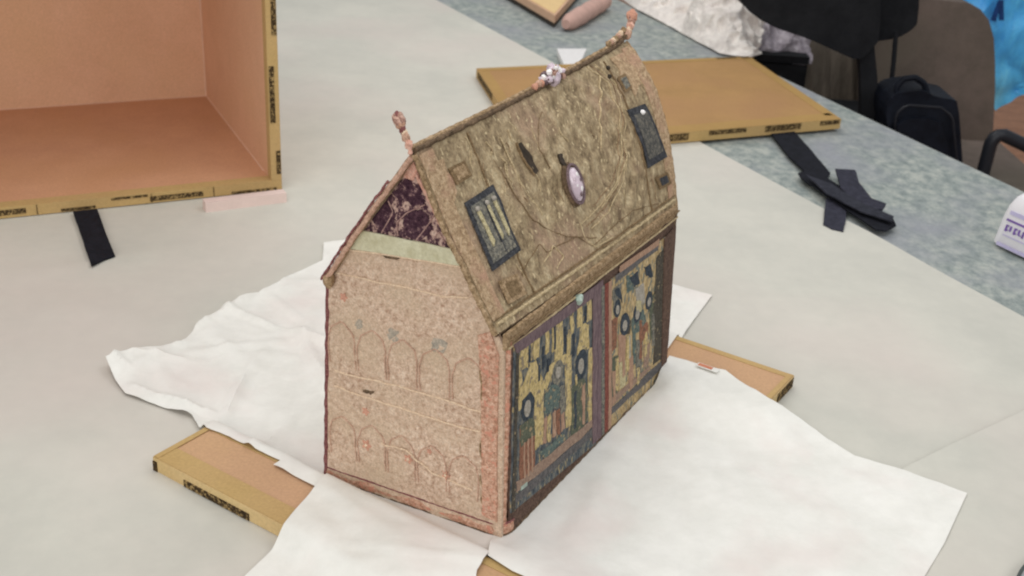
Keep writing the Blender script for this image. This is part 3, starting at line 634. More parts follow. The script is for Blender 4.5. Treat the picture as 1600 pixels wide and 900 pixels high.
for x0, t0, b0, m_ in ((966, 530, 588, 'f_pinkrobe'), (972, 526, 580, 'f_gold'), (983, 510, 570, 'f_teal'), (993, 500, 560, 'f_redrobe'), (1001, 520, 556, 'f_gold'), (955, 560, 610, 'f_gold'), (1012, 490, 540, 'f_slate'), (951, 580, 630, 'f_pinkrobe'), (989, 575, 600, 'f_gold'), (978, 585, 606, 'f_pinkrobe')):
    fp(pb, 'robe_fold', R4(x0, x0+4, t0, b0, -.8), m_, .0066)
for px in ([(953, 452), (960, 446), (966, 470), (958, 462)], [(978, 432), (990, 424), (994, 442), (984, 446)], [(1000, 416), (1010, 410), (1014, 432), (1004, 428)]):
    fp(pb, 'canopy', px, 'f_navy', .006)
fp(pb, 'ground', [(947, 638), (1028, 562), (1028, 574), (947, 650)], 'f_bandblue', .006)
fp(pb, 'ground', [(948, 622), (1010, 568), (1010, 576), (948, 634)], 'f_bandtan', .006)
part('side_border', patch(front, [F_(*p) for p in ((1031, 372), (1049, 352), (1034, 580), (1027, 588))], .0058, .01, thick=.0016), 'f_bandbrown')
bm = bmesh.new(); add_tube(bm, [K(WID-.045*z+.001, LEN-.002, z) for z in [.01+i*.0065 for i in range(40)]], .004, 8, twist=.1); part('corner_cord', bm, 'f_cordbrown')
# eave galloon
part('eave_galloon', strip(lambda s, z, o: front(s, z, o), -.006, LEN+.004, .2535, .272, -.001, .0032, 120), 'f_galloon')
cord('galloon_cord', front, [(-.002, .2545), (LEN+.003, .2545)], .0014, 'f_roofline', 150, .0044)
cord('galloon_cord', front, [(-.002, .2645), (LEN+.003, .2645)], .0012, 'f_roofdark', 150, .0066)
u, v = F_(896, 453); bm = bmesh.new(); add_ball(bm, front(u, .252, .008), .0058, sz=1.1, lump=.4); part('glass_bead', bm, 'turq')

# ---- roof
def thick_sheet(surf, th, nu=90, nv=44, u0=0, u1=1, v0=0, v1=1):
    bm = bmesh.new(); g = [[[bm.verts.new(surf(u0+(u1-u0)*i/nu, v0+(v1-v0)*j/nv, o)) for j in range(nv+1)] for i in range(nu+1)] for o in (0, -th)]
    for L_ in g:
        for i in range(nu):
            for j in range(nv): bm.faces.new((L_[i][j], L_[i+1][j], L_[i+1][j+1], L_[i][j+1]))
    a, b = g
    for i in range(nu):
        for j in (0, nv): bm.faces.new((a[i][j], a[i+1][j], b[i+1][j], b[i][j]))
    for j in range(nv):
        for i in (0, nu): bm.faces.new((a[i][j], a[i][j+1], b[i][j+1], b[i][j]))
    return bm
part('roof_slope', thick_sheet(roof, .006, 190, 90), 'f_roof', label='near roof slope in worn gold embroidery with inset panels')
part('roof_slope', thick_sheet(roofl, .006, 60, 30), 'f_roof', label='far roof slope hanging over the back')
def rc(name, px, r, mat, n=50, off=.0006, wob=.0, parent=cas):
    return cord(name, roof, [R_(*p) for p in px], r, mat, n, off, parent, wob=wob)
# cord edges
part('roof_border', patch(roof, [(.003, .02), (.052, .02), (.052, .93), (.003, .93)], .0004, .02, thick=.0010), 'f_galloonlt')
part('roof_border', patch(roof, [(.948, .02), (.997, .02), (.997, .93), (.948, .93)], .0004, .02, thick=.0010), 'f_galloonlt')
cord('verge_cord', roof, [(-.004, .01), (-.004, 1)], .0030, 'f_galloon', 60, -.002)
cord('verge_cord', roof, [(1.0, .0), (1.0, 1)], .0030, 'f_galloon', 60, -.002)
cord('verge_cord', roofl, [(-.004, .02), (-.004, .99)], .0030, 'f_faint', 60, -.004)
cord('verge_cord', roofl, [(-.006, .22), (-.006, .99)], .0015, 'f_cordred', 60, .0008)
cord('eave_cord', roof, [(0, 1), (1, 1)], .0028, 'f_cordbrown', 120, -.003)
cord('eave_cord', roof, [(0.01, .955), (.99, .955)], .0022, 'f_roofline', 120, .0)
cord('eave_cord', roof, [(0.01, .93), (.99, .93)], .0014, 'f_roofdark', 120, .0004)
bm = bmesh.new(); add_ball(bm, roofl(.0, .955, 0)+Vector((0.004, 0, -.006)), .0078, sx=.9, sy=1.1, sz=1.2, lump=.25); part('eave_tip', bm, 'f_galloon')
rid = [roof(i/80*1.01-.005, 0, 0)+Z3*.002+(Z3*.010*max(0, (i/80-.9)/.1)**2 if i > 72 else Z3*0) for i in range(81)]
bm = bmesh.new(); add_tube(bm, rid, .0029, 8, rf=lambda t_, i: 1+.13*math.sin(i*1.9), twist=.12); part('ridge_cord', bm, 'f_cordbrown')
bm = bmesh.new(); add_tube(bm, [p-ca*.0045+Z3*.0016 for p in rid], .0030, 8, rf=lambda t_, i: 1+.13*math.sin(i*2.3)); part('ridge_roll', bm, 'f_galloon')
# circular and radial gold threads
def circ(cu, cv, ru, rv, a0, a1, n=40): return [(cu+ru*math.cos(math.radians(a0+(a1-a0)*i/(n-1))), cv+rv*math.sin(math.radians(a0+(a1-a0)*i/(n-1)))) for i in range(n)]
def rcirc(px, name='gold_thread', r=.0008, mat='f_roofline', wob=.0014): rc(name, px, r, mat, 60, .0004, wob)
for k in range(5):
    q_ = k*12
    rcirc([(915+q_*.6, 105-q_*.2), (948+q_*.5, 130), (966+q_*.3, 180), (972+q_*.25, 235), (962+q_*.4, 285), (935+q_*.6, 325+q_*.3), (905+q_*.8, 352+q_*.2)] if k < 3 else
          [(962+(k-3)*9, 200), (968+(k-3)*9, 245), (955+(k-3)*10, 285), (925+(k-3)*14, 325)], mat='f_roofline' if k % 2 == 0 else 'f_roofbrown', r=.0008)
rcirc([(935, 120), (936, 180), (938, 232)], r=.0011, wob=.001)
rcirc([(846, 175), (838, 200), (842, 235), (858, 262)], mat='f_roofdark', r=.0006)
rcirc([(770, 250), (800, 300), (830, 345), (880, 370), (930, 372)], mat='f_roofdark', r=.0006)
rcirc([(780, 215), (800, 260), (820, 300), (850, 335)], mat='f_roofline')
rcirc([(815, 430), (840, 380), (852, 395), (900, 370), (925, 385), (985, 330), (1030, 318)], mat='f_roofdark', r=.0006)
rcirc([(905, 350), (912, 372), (930, 386), (955, 372)], mat='f_roofline')
rcirc([(850, 410), (862, 385), (880, 400), (870, 420)], mat='f_roofline')
random.seed(11)
for k in range(40):   # loose vertical couched threads
    u_ = random.uniform(.1, .95); v_ = random.uniform(.06, .75); L_ = random.uniform(.05, .16)
    if k < 24: u_ = random.uniform(.14, .36); v_ = random.uniform(.04, .4)
    cord('couched_thread', roof, [(u_, v_), (u_+random.uniform(-.01, .012), v_+L_*.5), (u_+random.uniform(-.01, .012), v_+L_)], random.uniform(.0004, .0008), random.choice(['f_roofline', 'f_roofline', 'f_roofbrown']), 16, .0001, wob=.003)
# border bands set off from the field
for u_ in (.185, .835):
    cord('field_border', roof, [(u_, .03), (u_, .93)], .0012, 'f_roofdark', 60, .0006, wob=.001)
part('roof_patch', patch(roof, [R_(*p) for p in ((664, 262), (690, 246), (712, 300), (700, 340), (690, 320))], .0004, .02, thick=.0006, jit=.5), 'f_galloonlt')
part('roof_patch', patch(roof, [R_(*p) for p in ((955, 92), (985, 76), (1004, 128), (990, 150), (968, 118))], .0004, .02, thick=.0006, jit=.5), 'f_galloonlt')
def inset(px, fm, im, w_=.12, nm='inset_panel', lab=None):
    q_ = [Vector(R_(*p)) for p in px]; c = sum(q_, Vector((0, 0)))/len(q_)
    fr = part(nm, patch(roof, q_, .0016, .02, thick=.0016), fm, label=lab)
    inn = [c+(p-c)*(1-w_*2) for p in q_]
    part('inset_field', patch(roof, inn, .0033, .02, thick=.0006), im, fr)
    return fr, q_
def bil(q_, s, t_): return (q_[0]*(1-s)+q_[1]*s)*(1-t_)+(q_[3]*(1-s)+q_[2]*s)*t_
fr, q_ = inset([(723, 318), (768, 289), (810, 392), (766, 425)], 'f_slatedk', 'f_slate', .085, lab='dark panel with two pale figures')
for s_ in (.24, .56, .80):
    b_ = [bil(q_, s_+dx, ty) for dx, ty in ((-.06, .20), (.02, .18), (.06, .42), (.08, .66), (.0, .72), (-.02, .45))]
    part('pale_figure', patch(roof, b_, .0042, .02, thick=.0012), 'f_light', fr)
    c_ = bil(q_, s_-.02, .16); bm = bmesh.new(); add_ball(bm, roof(c_.x, c_.y, .005), .0032, u=8, v=6); part('figure_head', bm, 'f_face', fr)
b_ = [bil(q_, *p) for p in ((.48, .12), (.56, .12), (.60, .86), (.52, .88))]; part('column', patch(roof, b_, .0042, .02, thick=.0008), 'f_slatedk', fr)
b_ = [bil(q_, *p) for p in ((.15, .74), (.85, .74), (.86, .86), (.17, .86))]; part('plinth', patch(roof, b_, .0042, .02, thick=.0008), 'f_slate', fr)
fr, q_ = inset([(977, 173), (1005, 163), (1040, 246), (1010, 264)], 'f_slatedk', 'f_slatemid', .12, lab='dark panel at the far side with one white glint')
c_ = bil(q_, .62, .12); bm = bmesh.new(); add_ball(bm, roof(c_.x, c_.y, .0035), .0036, sx=1.3, u=8, v=6); part('glint', bm, 'pearl', fr)
inset([(698, 264), (722, 252), (734, 276), (712, 290)], 'f_roofdark', 'f_galloon', .16, 'square_patch')
inset([(776, 440), (806, 428), (820, 460), (792, 476)], 'f_galloon', 'f_roofdark', .2, 'square_patch')
inset([(962, 122), (974, 116), (984, 138), (974, 146)], 'f_roofdark', 'f_slate', .16, 'square_patch')
inset([(1022, 278), (1040, 270), (1046, 288), (1030, 297)], 'f_roofdark', 'f_slatedk', .2, 'square_patch')
for px in ((948, 107), (951, 120)):
    u, v = R_(*px); bm = bmesh.new(); add_ball(bm, roof(u, v, .001), .0032, u=8, v=6); part('dark_stud', bm, 'f_void')
part('slit', patch(roof, [R_(*p) for p in ((806, 226), (812, 223), (828, 245), (838, 268), (834, 274), (822, 256))], .0012, .01, thick=.0006), 'f_void')
cord('slit_lip', roof, [R_(*p) for p in ((805, 224), (818, 250), (833, 275))], .0018, 'f_roofdark', 20, .001)
# oval jewel hanging from a dark loop
u, v = R_(889, 290); c0 = roof(u, v, .002); ax = (roof(u, v+.06, .002)-roof(u, v-.06, .002)).normalized(); bx_ = (roof(u+.04, v, .002)-roof(u-.04, v, .002)).normalized(); nx_ = bx_.cross(ax)
if nx_.dot(CAM-c0) < 0: nx_ = -nx_
def oval(r1, r2, h, lump=0, c=c0):
    bm = bmesh.new(); g = bmesh.ops.create_uvsphere(bm, u_segments=24, v_segments=14, radius=1)
    for q in bm.verts:
        d = q.co.copy(); k = 1+lump*nz(d, 2.3, 3); q.co = c+ax*d.x*r1*k+bx_*d.y*r2*k+nx_*d.z*h*k
    return bm
jw = part('oval_jewel', oval(.0285, .0160, .006), 'f_cordbrown')
part('jewel_stone', oval(.0215, .0112, .008, .12, c0+nx_*.004), 'lilacstone', jw)
bm = bmesh.new(); add_tube(bm, [c0+nx_*.006+(ax*math.cos(a)*.0245+bx_*math.sin(a)*.0138) for a in [i*math.pi/16 for i in range(33)]], .0017, 6); part('jewel_rim', bm, 'f_violet', jw)
for (x_, y_, r_, m_) in ((.006, .002, .0036, 'pearl'), (.001, -.004, .0026, 'pearl'), (-.003, .003, .0030, 'f_violet'), (-.011, .001, .0028, 'pearl'), (.013, -.001, .0026, 'f_violet'), (-.007, -.005, .0024, 'lilacstone')):
    bm = bmesh.new(); bmesh.ops.create_icosphere(bm, subdivisions=1, radius=r_)
    for q in bm.verts: q.co = c0+nx_*.0105+ax*x_+bx_*y_+ax*q.co.x*1.3+bx_*q.co.y+nx_*q.co.z*.5
    part('stone_facet', bm, m_, jw, smooth=False)
rc('jewel_loop', [(872, 242), (874, 256), (880, 268)], .0034, 'f_void', 10, .002, parent=jw)
# finials: knotted pink stalks with a bead at the tip
def finial(base, pxs, depth_off, rs):
    dcam = (base-CAM).dot(fw)
    pts = [base]+[(lambda d: CAM+d*(dcam/d.dot(fw)))(ray(*p)) for p in pxs]
    pts = resample(pts, 22)
    bm = bmesh.new(); add_tube(bm, pts, .0022, 7, rf=lambda t_, i: 1+.25*math.sin(i*2.2)); f_ = part('finial', bm, 'f_pink')
    for (t_, r_, m_) in rs:
        p = pts[min(21, int(t_*21))]; bm = bmesh.new(); add_ball(bm, p, r_, lump=.35, seed=t_*9, sz=1.25); part('finial_bead', bm, m_, f_)
finial(roof(-.02, 0, 0), [(640, 228), (634, 214), (629, 202), (620, 180)], 0, [(.25, .0042, 'f_pink'), (.45, .0045, 'f_faint'), (.55, .0034, 'f_cream'), (.66, .0038, 'f_cordred'), (.88, .0066, 'f_knot'), (.97, .005, 'f_cordred'), (.78, .0050, 'f_coral')])
finial(roof(1.0, 0, 0)+Z3*.008, [(979, 56), (984, 44), (987, 32), (988, 20)], 0, [(.1, .0060, 'f_faint'), (.3, .0042, 'f_cream'), (.5, .0052, 'f_pink'), (.72, .0060, 'f_knot'), (.9, .0072, 'f_rose'), (.98, .0045, 'f_pink')])
# ridge ornament: cluster of lilac and white beads
oc = roof(solve(roof, 862, 126, .6, 0)[0], 0, 0)
orn = part('ridge_ornament', (lambda b: (add_ball(b, oc+Z3*.006, .0095, sx=1.3, lump=.3), b)[1])(bmesh.new()), 'lilacstone')
random.seed(5)
for i in range(34):
    t_ = random.uniform(-1, 1); p = oc+cb*t_*.021+Z3*(.004+random.uniform(0, .021)*(1-abs(t_)*.55))-ca*random.uniform(-.007, .007)
    bm = bmesh.new(); g_ = bmesh.ops.create_icosphere(bm, subdivisions=1, radius=random.uniform(.0028, .0058))
    for q in bm.verts: q.co = Vector((q.co.x*random.uniform(.6, 1.3), q.co.y*random.uniform(.6, 1.3), q.co.z*random.uniform(.6, 1.2)))+p
    part('cluster_bead', bm, random.choice(['lilacstone', 'pearl', 'f_violet', 'lilacstone', 'f_knot', 'lilacstone', 'pearl']), orn, smooth=False)
u6 = solve(roof, 835, 142, .5, 0)[0]
for k in range(5):
    bm = bmesh.new(); add_ball(bm, roof(u6+k*.018, 0, 0)+Z3*(.0065+.0015*(k % 2)), .0045, u=8, v=6, lump=.3, seed=k); part('ridge_bead', bm, 'f_faint' if k % 2 else 'f_rose')
for k in range(5, 12):
    bm = bmesh.new(); add_ball(bm, roof(.83+k*.0145, 0, 0)-ca*.004+Z3*(.009+.012*max(0, (k-6)/6)**2), .0042, u=8, v=6, lump=.3, seed=k); part('ridge_bead', bm, ('f_faint', 'f_cream', 'f_galloon')[k % 3])

# ------------------------------------------------------------------ big open box standing on its side
b1, b2 = P(0, 345), P(440, 299)
bd = (b2-b1).normalized(); bn = Vector((-bd.y, bd.x, 0))
BW, BHt, BD, T = 1.05, .80, .64, .020
BO = Vector((b2.x, b2.y, .0045))     # right front bottom corner
def bp(s, d, z): return BO-bd*s+bn*d+Z3*z
big = thing('storage_box', bp(BW/2, BD/2, 0), 'large brown board box standing on its side with its open mouth forward', 'box')
def bbox(name, s0, s1, d0, d1, z0, z1, mat, parent=big, bv=.001):
    bm = bmesh.new(); add_box(bm, bp((s0+s1)/2, (d0+d1)/2, (z0+z1)/2), bd, bn, Z3, (s1-s0)/2, (d1-d0)/2, (z1-z0)/2)
    if bv: bevel(bm, bv, 1)
    return link(name, bm, M[mat], parent, False)
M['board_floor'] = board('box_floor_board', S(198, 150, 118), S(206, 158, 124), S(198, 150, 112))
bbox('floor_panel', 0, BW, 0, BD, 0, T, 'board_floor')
bbox('side_panel', 0, T, 0, BD, T+.0003, BHt-T, 'board_in')
bbox('side_panel', BW-T, BW, 0, BD, T+.0003, BHt-T, 'board_in')
bbox('top_panel', 0, BW, 0, BD, BHt-T+.0003, BHt, 'board_in')
bbox('back_panel', T+.0003, BW-T-.0003, BD-T, BD, T+.0003, BHt-T-.0003, 'board_in')
# gummed tape on the mouth edges, folded inside
bbox('edge_tape', -.0006, BW, -.0012, -.0002, .0, T+.001, 'tape', bv=0)
bbox('edge_tape', T*.9, BW-T, -.0008, .028, T+.0005, T+.0012, 'tape', bv=0)
bbox('edge_tape', 0, T, -.0012, -.0002, T+.0015, BHt, 'tape', bv=0)
bbox('edge_tape', T+.0002, T+.0009, -.0008, .022, T+.002, BHt-T, 'tape', bv=0)
bbox('edge_tape', -.0008, -.0002, -.001, .03, .001, BHt, 'tape', bv=0)
bbox('edge_tape', T, BW-T, -.0012, -.0002, BHt-T+.001, BHt, 'tape', bv=0)
# pale seams inside
def seam(a, b, r=.0022):
    bm = bmesh.new(); add_tube(bm, resample([a, b], 24), r, 6, rf=lambda t_, i: 1+.3*nz((i, 0), .7, 2)); link('corner_seam', bm, M['seam'], big)
seam(bp(T, .06, T), bp(T, BD-T, T)); seam(bp(T, BD-T, T), bp(BW-T, BD-T, T)); seam(bp(T, BD-T, T), bp(T, BD-T, BHt-T), .003)
# printed tape marks round the mouth
def sof(x): return (BO-P(x, 345-x*.105)).dot(bd)
for x0, x1, z0, z1 in ((235, 318, .004, .0135), (-18, 42, .006, .016), (362, 432, .001, .006), (96, 150, .0015, .007), (175, 232, .014, .0185)):
    bbox('printed_mark', sof(x1), sof(x0), -.0024, -.0014, z0, z1, 'mark', bv=0)
def zof(py): 
    d = ray(440, py); return (CAM+d*((BO-CAM).dot(bn)/d.dot(bn))).z
for y0, y1, s0, s1 in ((58, -5, .0005, .010), (194, 106, .008, .018), (274, 238, .0005, .009), (-40, -130, .006, .016)):
    bbox('printed_mark', s0, s1, -.0024, -.0014, zof(y0), zof(y1), 'mark', bv=0)
for x0, x1 in ((215, 238), (318, 335), (46, 60)):
    bbox('tape_joint', sof(x1), sof(x1)+.0015, -.0022, -.0013, .001, T, 'mark', bv=0)
# foam bar under its corner
fm = thing('foam_bar', P(385, 318), 'pale pink foam bar wedged under the right corner of the open box', 'foam bar')
f0, f1 = P(321, 333, .0), P(447, 317, .0); d_ = (f1-f0).normalized(); n_ = Vector((-d_.y, d_.x, 0))
bm = bmesh.new(); add_box(bm, (f0+f1)/2+n_*.0065+Z3*.0115, d_, n_, Z3, (f1-f0).length/2, .0110, .0112); bevel(bm, .005, 3)
link('bar_body', bm, M['foam'], fm)
# strap on the left under the box
def ribbon(pts, width, th, mat, name, root=None, up=None):
    """flat webbing along points lying near the table"""
    pts = resample(pts, 18); bm = bmesh.new(); rows = []
    for i, p in enumerate(pts):
        t_ = (pts[min(i+1, 17)]-pts[max(i-1, 0)]); t_.normalize(); s = t_.cross(Z3).normalized()
        z = Z3*(.0015*nz(p, 30, 1))
        rows.append([bm.verts.new(p+s*width/2+z), bm.verts.new(p-s*width/2-z), bm.verts.new(p-s*width/2-z+Z3*th), bm.verts.new(p+s*width/2+z+Z3*th)])
    for i in range(17):
        for k in range(4): bm.faces.new((rows[i][k], rows[i+1][k], rows[i+1][(k+1) % 4], rows[i][(k+1) % 4]))
    bm.faces.new(rows[0][::-1]); bm.faces.new(rows[-1])
    return link(name, bm, M[mat], root, False)
def strip_px(name, px, z0, z1, mat, root):
    # a strap end lying flat: its outline on the table at height z0
    pts = [P(x, y, z0) for x, y in px]; bm = bmesh.new(); out = []
    for i in range(len(pts)):
        a, b = pts[i], pts[(i+1) % len(pts)]
        for k in range(4):
            p = a.lerp(b, k/4); out.append((p.x+.001*nz(p, 60, 1), p.y+.001*nz(p, 60, 4)))
    add_prism(bm, out, z0, z1)
    for v_ in bm.verts: v_.co.z += .0012*nz(v_.co, 22, 3)
    bevel(bm, .0006, 1, 50)
    return link(name, bm, M[mat], root, False)
st = thing('webbing_strap', P(145, 375), 'black webbing strap poking out under the front edge of the open box', 'strap')
strip_px('strap_tail', [(114, 332), (152, 328), (168, 372), (180, 401), (160, 409), (143, 417), (130, 378)], .0075, .010, 'web', st)

# ------------------------------------------------------------------ lid lying behind
LZ = .030
la, lb, lc, ld = P(745, 107, LZ), P(1170, 88, LZ), P(1314, 186, LZ), P(1043, 209, LZ)
dn = (lc-ld).normalized()
pn = la+((lc-la).dot(dn))*dn; l0 = lc-dn*((lb-la).length)       # near left corner
lid = thing('box_lid', (la+lc)/2-Z3*LZ, 'flat brown box lid with taped edges lying behind the roof of the casket', 'box lid')
cor4 = [la, lb, lc, l0]
slab('lid_panel', cor4, .005, LZ, M['lidboard'], lid, .002)
for i in range(4):
    a, b = cor4[i], cor4[(i+1) % 4]; d_ = (b-a).normalized(); n_ = Vector((-d_.y, d_.x, 0))
    cen = sum(cor4, Vector((0, 0, 0)))/4
    if n_.dot(cen-a) < 0: n_ = -n_
    a = Vector((a.x, a.y, 0)); b = Vector((b.x, b.y, 0)); e_ = .03 if i % 2 else 0
    slab('edge_tape', [a+d_*e_, b-d_*e_, b-d_*e_+n_*(.03 if i != 2 else .05), a+d_*e_+n_*(.03 if i != 2 else .05)], LZ+.0003, LZ+.0006, M['lidtape'], lid, 0)
    bm = bmesh.new(); add_box(bm, (a+b)/2-n_*.0006+Z3*(LZ+.005)/2, d_, n_, Z3, (b-a).length/2, .0005, (LZ-.005)/2); link('side_tape', bm, M['tape'], lid, False)
def lidmark(a, b, x0, x1, n_, z0, z1):
    d_ = (b-a).normalized()
    def s(x):
        best, bs = 1e9, 0
        for k in range(801):
            q = a+(b-a)*(k/800); e2 = abs(proj(q).x-x)
            if e2 < best: best, bs = e2, k/800*(b-a).length
        return bs
    s0, s1 = s(x0), s(x1); bm = bmesh.new()
    add_box(bm, Vector((a.x, a.y, 0))+d_*(s0+s1)/2-n_*.0016+Z3*(z0+z1)/2, d_, n_, Z3, abs(s1-s0)/2, .0004, (z1-z0)/2); link('printed_mark', bm, M['mark'], lid, False)
n_ = Vector((-dn.y, dn.x, 0)); n_ = n_ if n_.dot(la-l0) > 0 else -n_
for x0, x1, z0, z1 in ((1046, 1076, .011, .028), (1108, 1166, .018, .029), (1196, 1252, .014, .029), (1282, 1312, .018, .029)): lidmark(l0, lc, x0, x1, n_, z0, z1)
d2 = (l0-la).normalized(); n2 = Vector((-d2.y, d2.x, 0)); n2 = n2 if n2.dot(lb-la) > 0 else -n2
lidmark(la, l0, 748, 770, n2, .012, .029); lidmark(la, l0, 782, 792, n2, .012, .029)
d3 = (lb-la).normalized(); n3 = Vector((-d3.y, d3.x, 0)); n3 = n3 if n3.dot(l0-la) > 0 else -n3
for x0, x1 in ((1112, 1145), (1152, 1168)):
    q0 = la+(lb-la)*((x0-745)/425); q1 = la+(lb-la)*((x1-745)/425)
    slab('printed_mark', [Vector((q.x, q.y, 0)) for q in (q0+n3*.006, q1+n3*.006, q1+n3*.018, q0+n3*.018)], LZ+.001, LZ+.0016, M['mark'], lid, 0)
# black straps beyond the lid
s1 = thing('webbing_strap', P(1250, 240), 'black webbing strap leading from under the lid edge to the heap of straps', 'strap')
strip_px('strap_body', [(1204, 210), (1240, 207), (1270, 240), (1297, 273), (1291, 284), (1266, 278), (1232, 246)], .004, .008, 'web', s1)
s5 = thing('webbing_strap', P(1330, 320), 'thick doubled black strap lying at the bottom of the strap heap', 'strap')
strip_px('strap_body', [(1247, 272), (1262, 267), (1300, 284), (1348, 318), (1394, 342), (1400, 354), (1384, 362), (1368, 360), (1324, 330), (1270, 292), (1252, 281)], .009, .0120, 'web', s5)
s2 = thing('hook_strap', P(1325, 300), 'dark grey strap end crossing over the middle of the strap heap', 'strap')
strip_px('strap_body', [(1305, 266), (1336, 268), (1342, 288), (1361, 312), (1384, 321), (1379, 330), (1350, 328), (1313, 296)], .0145, .0185, 'web2', s2)
s3 = thing('hook_strap', P(1305, 340), 'short grey strap end pointing down onto the pale cover sheet', 'strap')
strip_px('strap_body', [(1290, 312), (1322, 322), (1321, 348), (1317, 364), (1300, 360), (1286, 353)], .004, .008, 'web2', s3)
s4 = thing('hook_strap', P(1350, 325), 'narrow black strap lying on top of the heap towards the table edge', 'strap')
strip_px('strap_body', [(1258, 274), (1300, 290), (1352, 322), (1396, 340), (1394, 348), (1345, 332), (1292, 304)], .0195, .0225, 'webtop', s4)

# ------------------------------------------------------------------ small things on the table
# foam wedge behind the lid
bm = bmesh.new(); fw_ = [P(870, 80, .012), P(916, 80, .012), P(902, 112, .012), P(884, 112, .012)]
add_prism(bm, [(p.x, p.y) for p in fw_], .0005, .02); bevel(bm, .002)
setp(link('foam_wedge', bm, M['pearl'], None, False), label='small white wedge shaped block seen just above the casket ridge', category='foam block')
# shallow tan tray at the top
c1 = P(866, 43, 0); c2 = P(796, 1, 0); c3 = P(906, -4, 0); e1 = (c2-c1).normalized()*.62; e2 = (c3-c1).normalized()*.62
tr = thing('folder_tray', c1+(e1+e2)*.5, 'tan lined tray pointing one corner down the table at the top of the view', 'tray')
def kite(k0, k1): m = c1+(e1+e2)*.5; return [m+(p-m)*k1 for p in (c1, c1+e1, c1+e1+e2, c1+e2)]
slab('foot', kite(0, .992), .001, .014, M['f_void'], tr)  # dark slab stands in for the shaded gap under the tray
slab('tray_body', kite(0, 1.0), .014, .040, M['tanside'], tr, .002)
slab('tray_lining', kite(0, .955), .0402, .042, M['tan'], tr, .001)
# rolled dusty pink pad
bm = bmesh.new(); add_tube(bm, resample([P(884, 38, .022), P(905, 26, .026), P(944, 2, .026)], 20), .030, 16, rf=lambda t_, i: (1-.5*max(0, 1-i/3.0)**2)*(1+.05*math.sin(i*1.3)))
setp(link('rolled_pad', bm, M['dusty']), label='dusty pink rolled pad lying beside the tan tray', category='roll')
# white bottle with purple print
bo = P(1546, 379); bo.z = 0
bt = thing('plastic_bottle', bo+Vector((.05, .03, 0)), 'white plastic bottle with purple print cut off by the right edge', 'bottle')
bx2 = (P(1600, 403)-P(1549, 379)); bx2.z = 0; bx2.normalize(); by2 = Vector((-bx2.y, bx2.x, 0))
bm = bmesh.new(); rings = []
prof = [(.0005, .93), (.004, 1.0), (.06, 1.0), (.085, .95), (.105, .82), (.118, .62), (.124, .35), (.126, .24), (.150, .24), (.151, .0)]
Cb = bo+bx2*.055+by2*.035
for z, k in prof:
    ring = []
    for i in range(32):
        a = i*2*math.pi/32; ca_, sa_ = math.cos(a), math.sin(a); e_ = .45
        lean = .016*z/.12
        ring.append(bm.verts.new(Cb+bx2*(math.copysign(abs(ca_)**e_, ca_)*.058*k+lean)+by2*(math.copysign(abs(sa_)**e_, sa_)*.034*k)+Z3*z))
    rings.append(ring)
for i in range(len(rings)-1):
    for k in range(32): bm.faces.new((rings[i][k], rings[i][(k+1) % 32], rings[i+1][(k+1) % 32], rings[i+1][k]))
bm.faces.new(rings[0][::-1]); bm.faces.new(rings[-1]); link('bottle_body', bm, M['white'], bt)
def lab(x0, x1, z0, z1, mat, nm='print_line', dx=0):
    bm = bmesh.new(); o = Cb-by2*.0353
    vs = [(x0, z0), (x1, z0), (x1, z1), (x0, z1)]; fr_ = [bm.verts.new(o+bx2*(x+.016*z/.12+dx)-by2*.0006+Z3*z) for x, z in vs]; bk = [bm.verts.new(o+bx2*(x+.016*z/.12+dx)+by2*.0004+Z3*z) for x, z in vs]
    bm.faces.new(fr_); bm.faces.new(bk[::-1])
    for i in range(4): bm.faces.new((fr_[i], bk[i], bk[(i+1) % 4], fr_[(i+1) % 4]))
    link(nm, bm, M[mat], bt, False)
lab(-.040, .045, .003, .010, 'lilac'); lab(-.036, .04, .072, .080, 'lilac'); lab(-.038, .04, .058, .062, 'purple')  # lowest lilac band paints the bluish shade along the bottle's base
for i, x in enumerate((-.034, -.024, -.014, -.004, .006, .016, .026)):
    lab(x, x+.004, .036+.003*(i % 2), .050, 'purple'); 
    if i % 2 == 0: lab(x+.0028, x+.0075, .0475, .050, 'purple')
    if i % 3 != 1: lab(x+.0028, x+.0075, .038, .0405, 'purple')
lab(-.034, .02, .027, .029, 'lilac')
# metal dish at the lower right corner
dc = Vector((.818, -.158, .004)); ds = thing('metal_dish', dc, 'dull metal dish with a dark rim and brown inside, cut off at lower right', 'dish')
def lathe(prof, c, n=64):
    bm = bmesh.new(); rr_ = []
    for r, z in prof: rr_.append([bm.verts.new(c+Vector((r*math.cos(i*2*math.pi/n), r*math.sin(i*2*math.pi/n), z))) for i in range(n)])
    for i in range(len(rr_)-1):
        for k in range(n): bm.faces.new((rr_[i][k], rr_[i][(k+1) % n], rr_[i+1][(k+1) % n], rr_[i+1][k]))
    bm.faces.new(rr_[-1]); bm.faces.new(rr_[0][::-1]); return bm
link('dish_body', lathe([(.10, 0), (.130, .006), (.138, .014), (.134, .014), (.118, .0075), (.116, .0065)], dc), M['steel'], ds)
link('dish_lining', lathe([(.1145, .006), (.1145, .0085), (.02, .0085)], dc), M['rust'], ds)
bm = bmesh.new(); add_tube(bm, [dc+Vector((.1395*math.cos(a), .1395*math.sin(a), .0145)) for a in [i*2*math.pi/90 for i in range(91)]], .0022, 6); link('dish_rim', bm, M['rimdark'], ds)

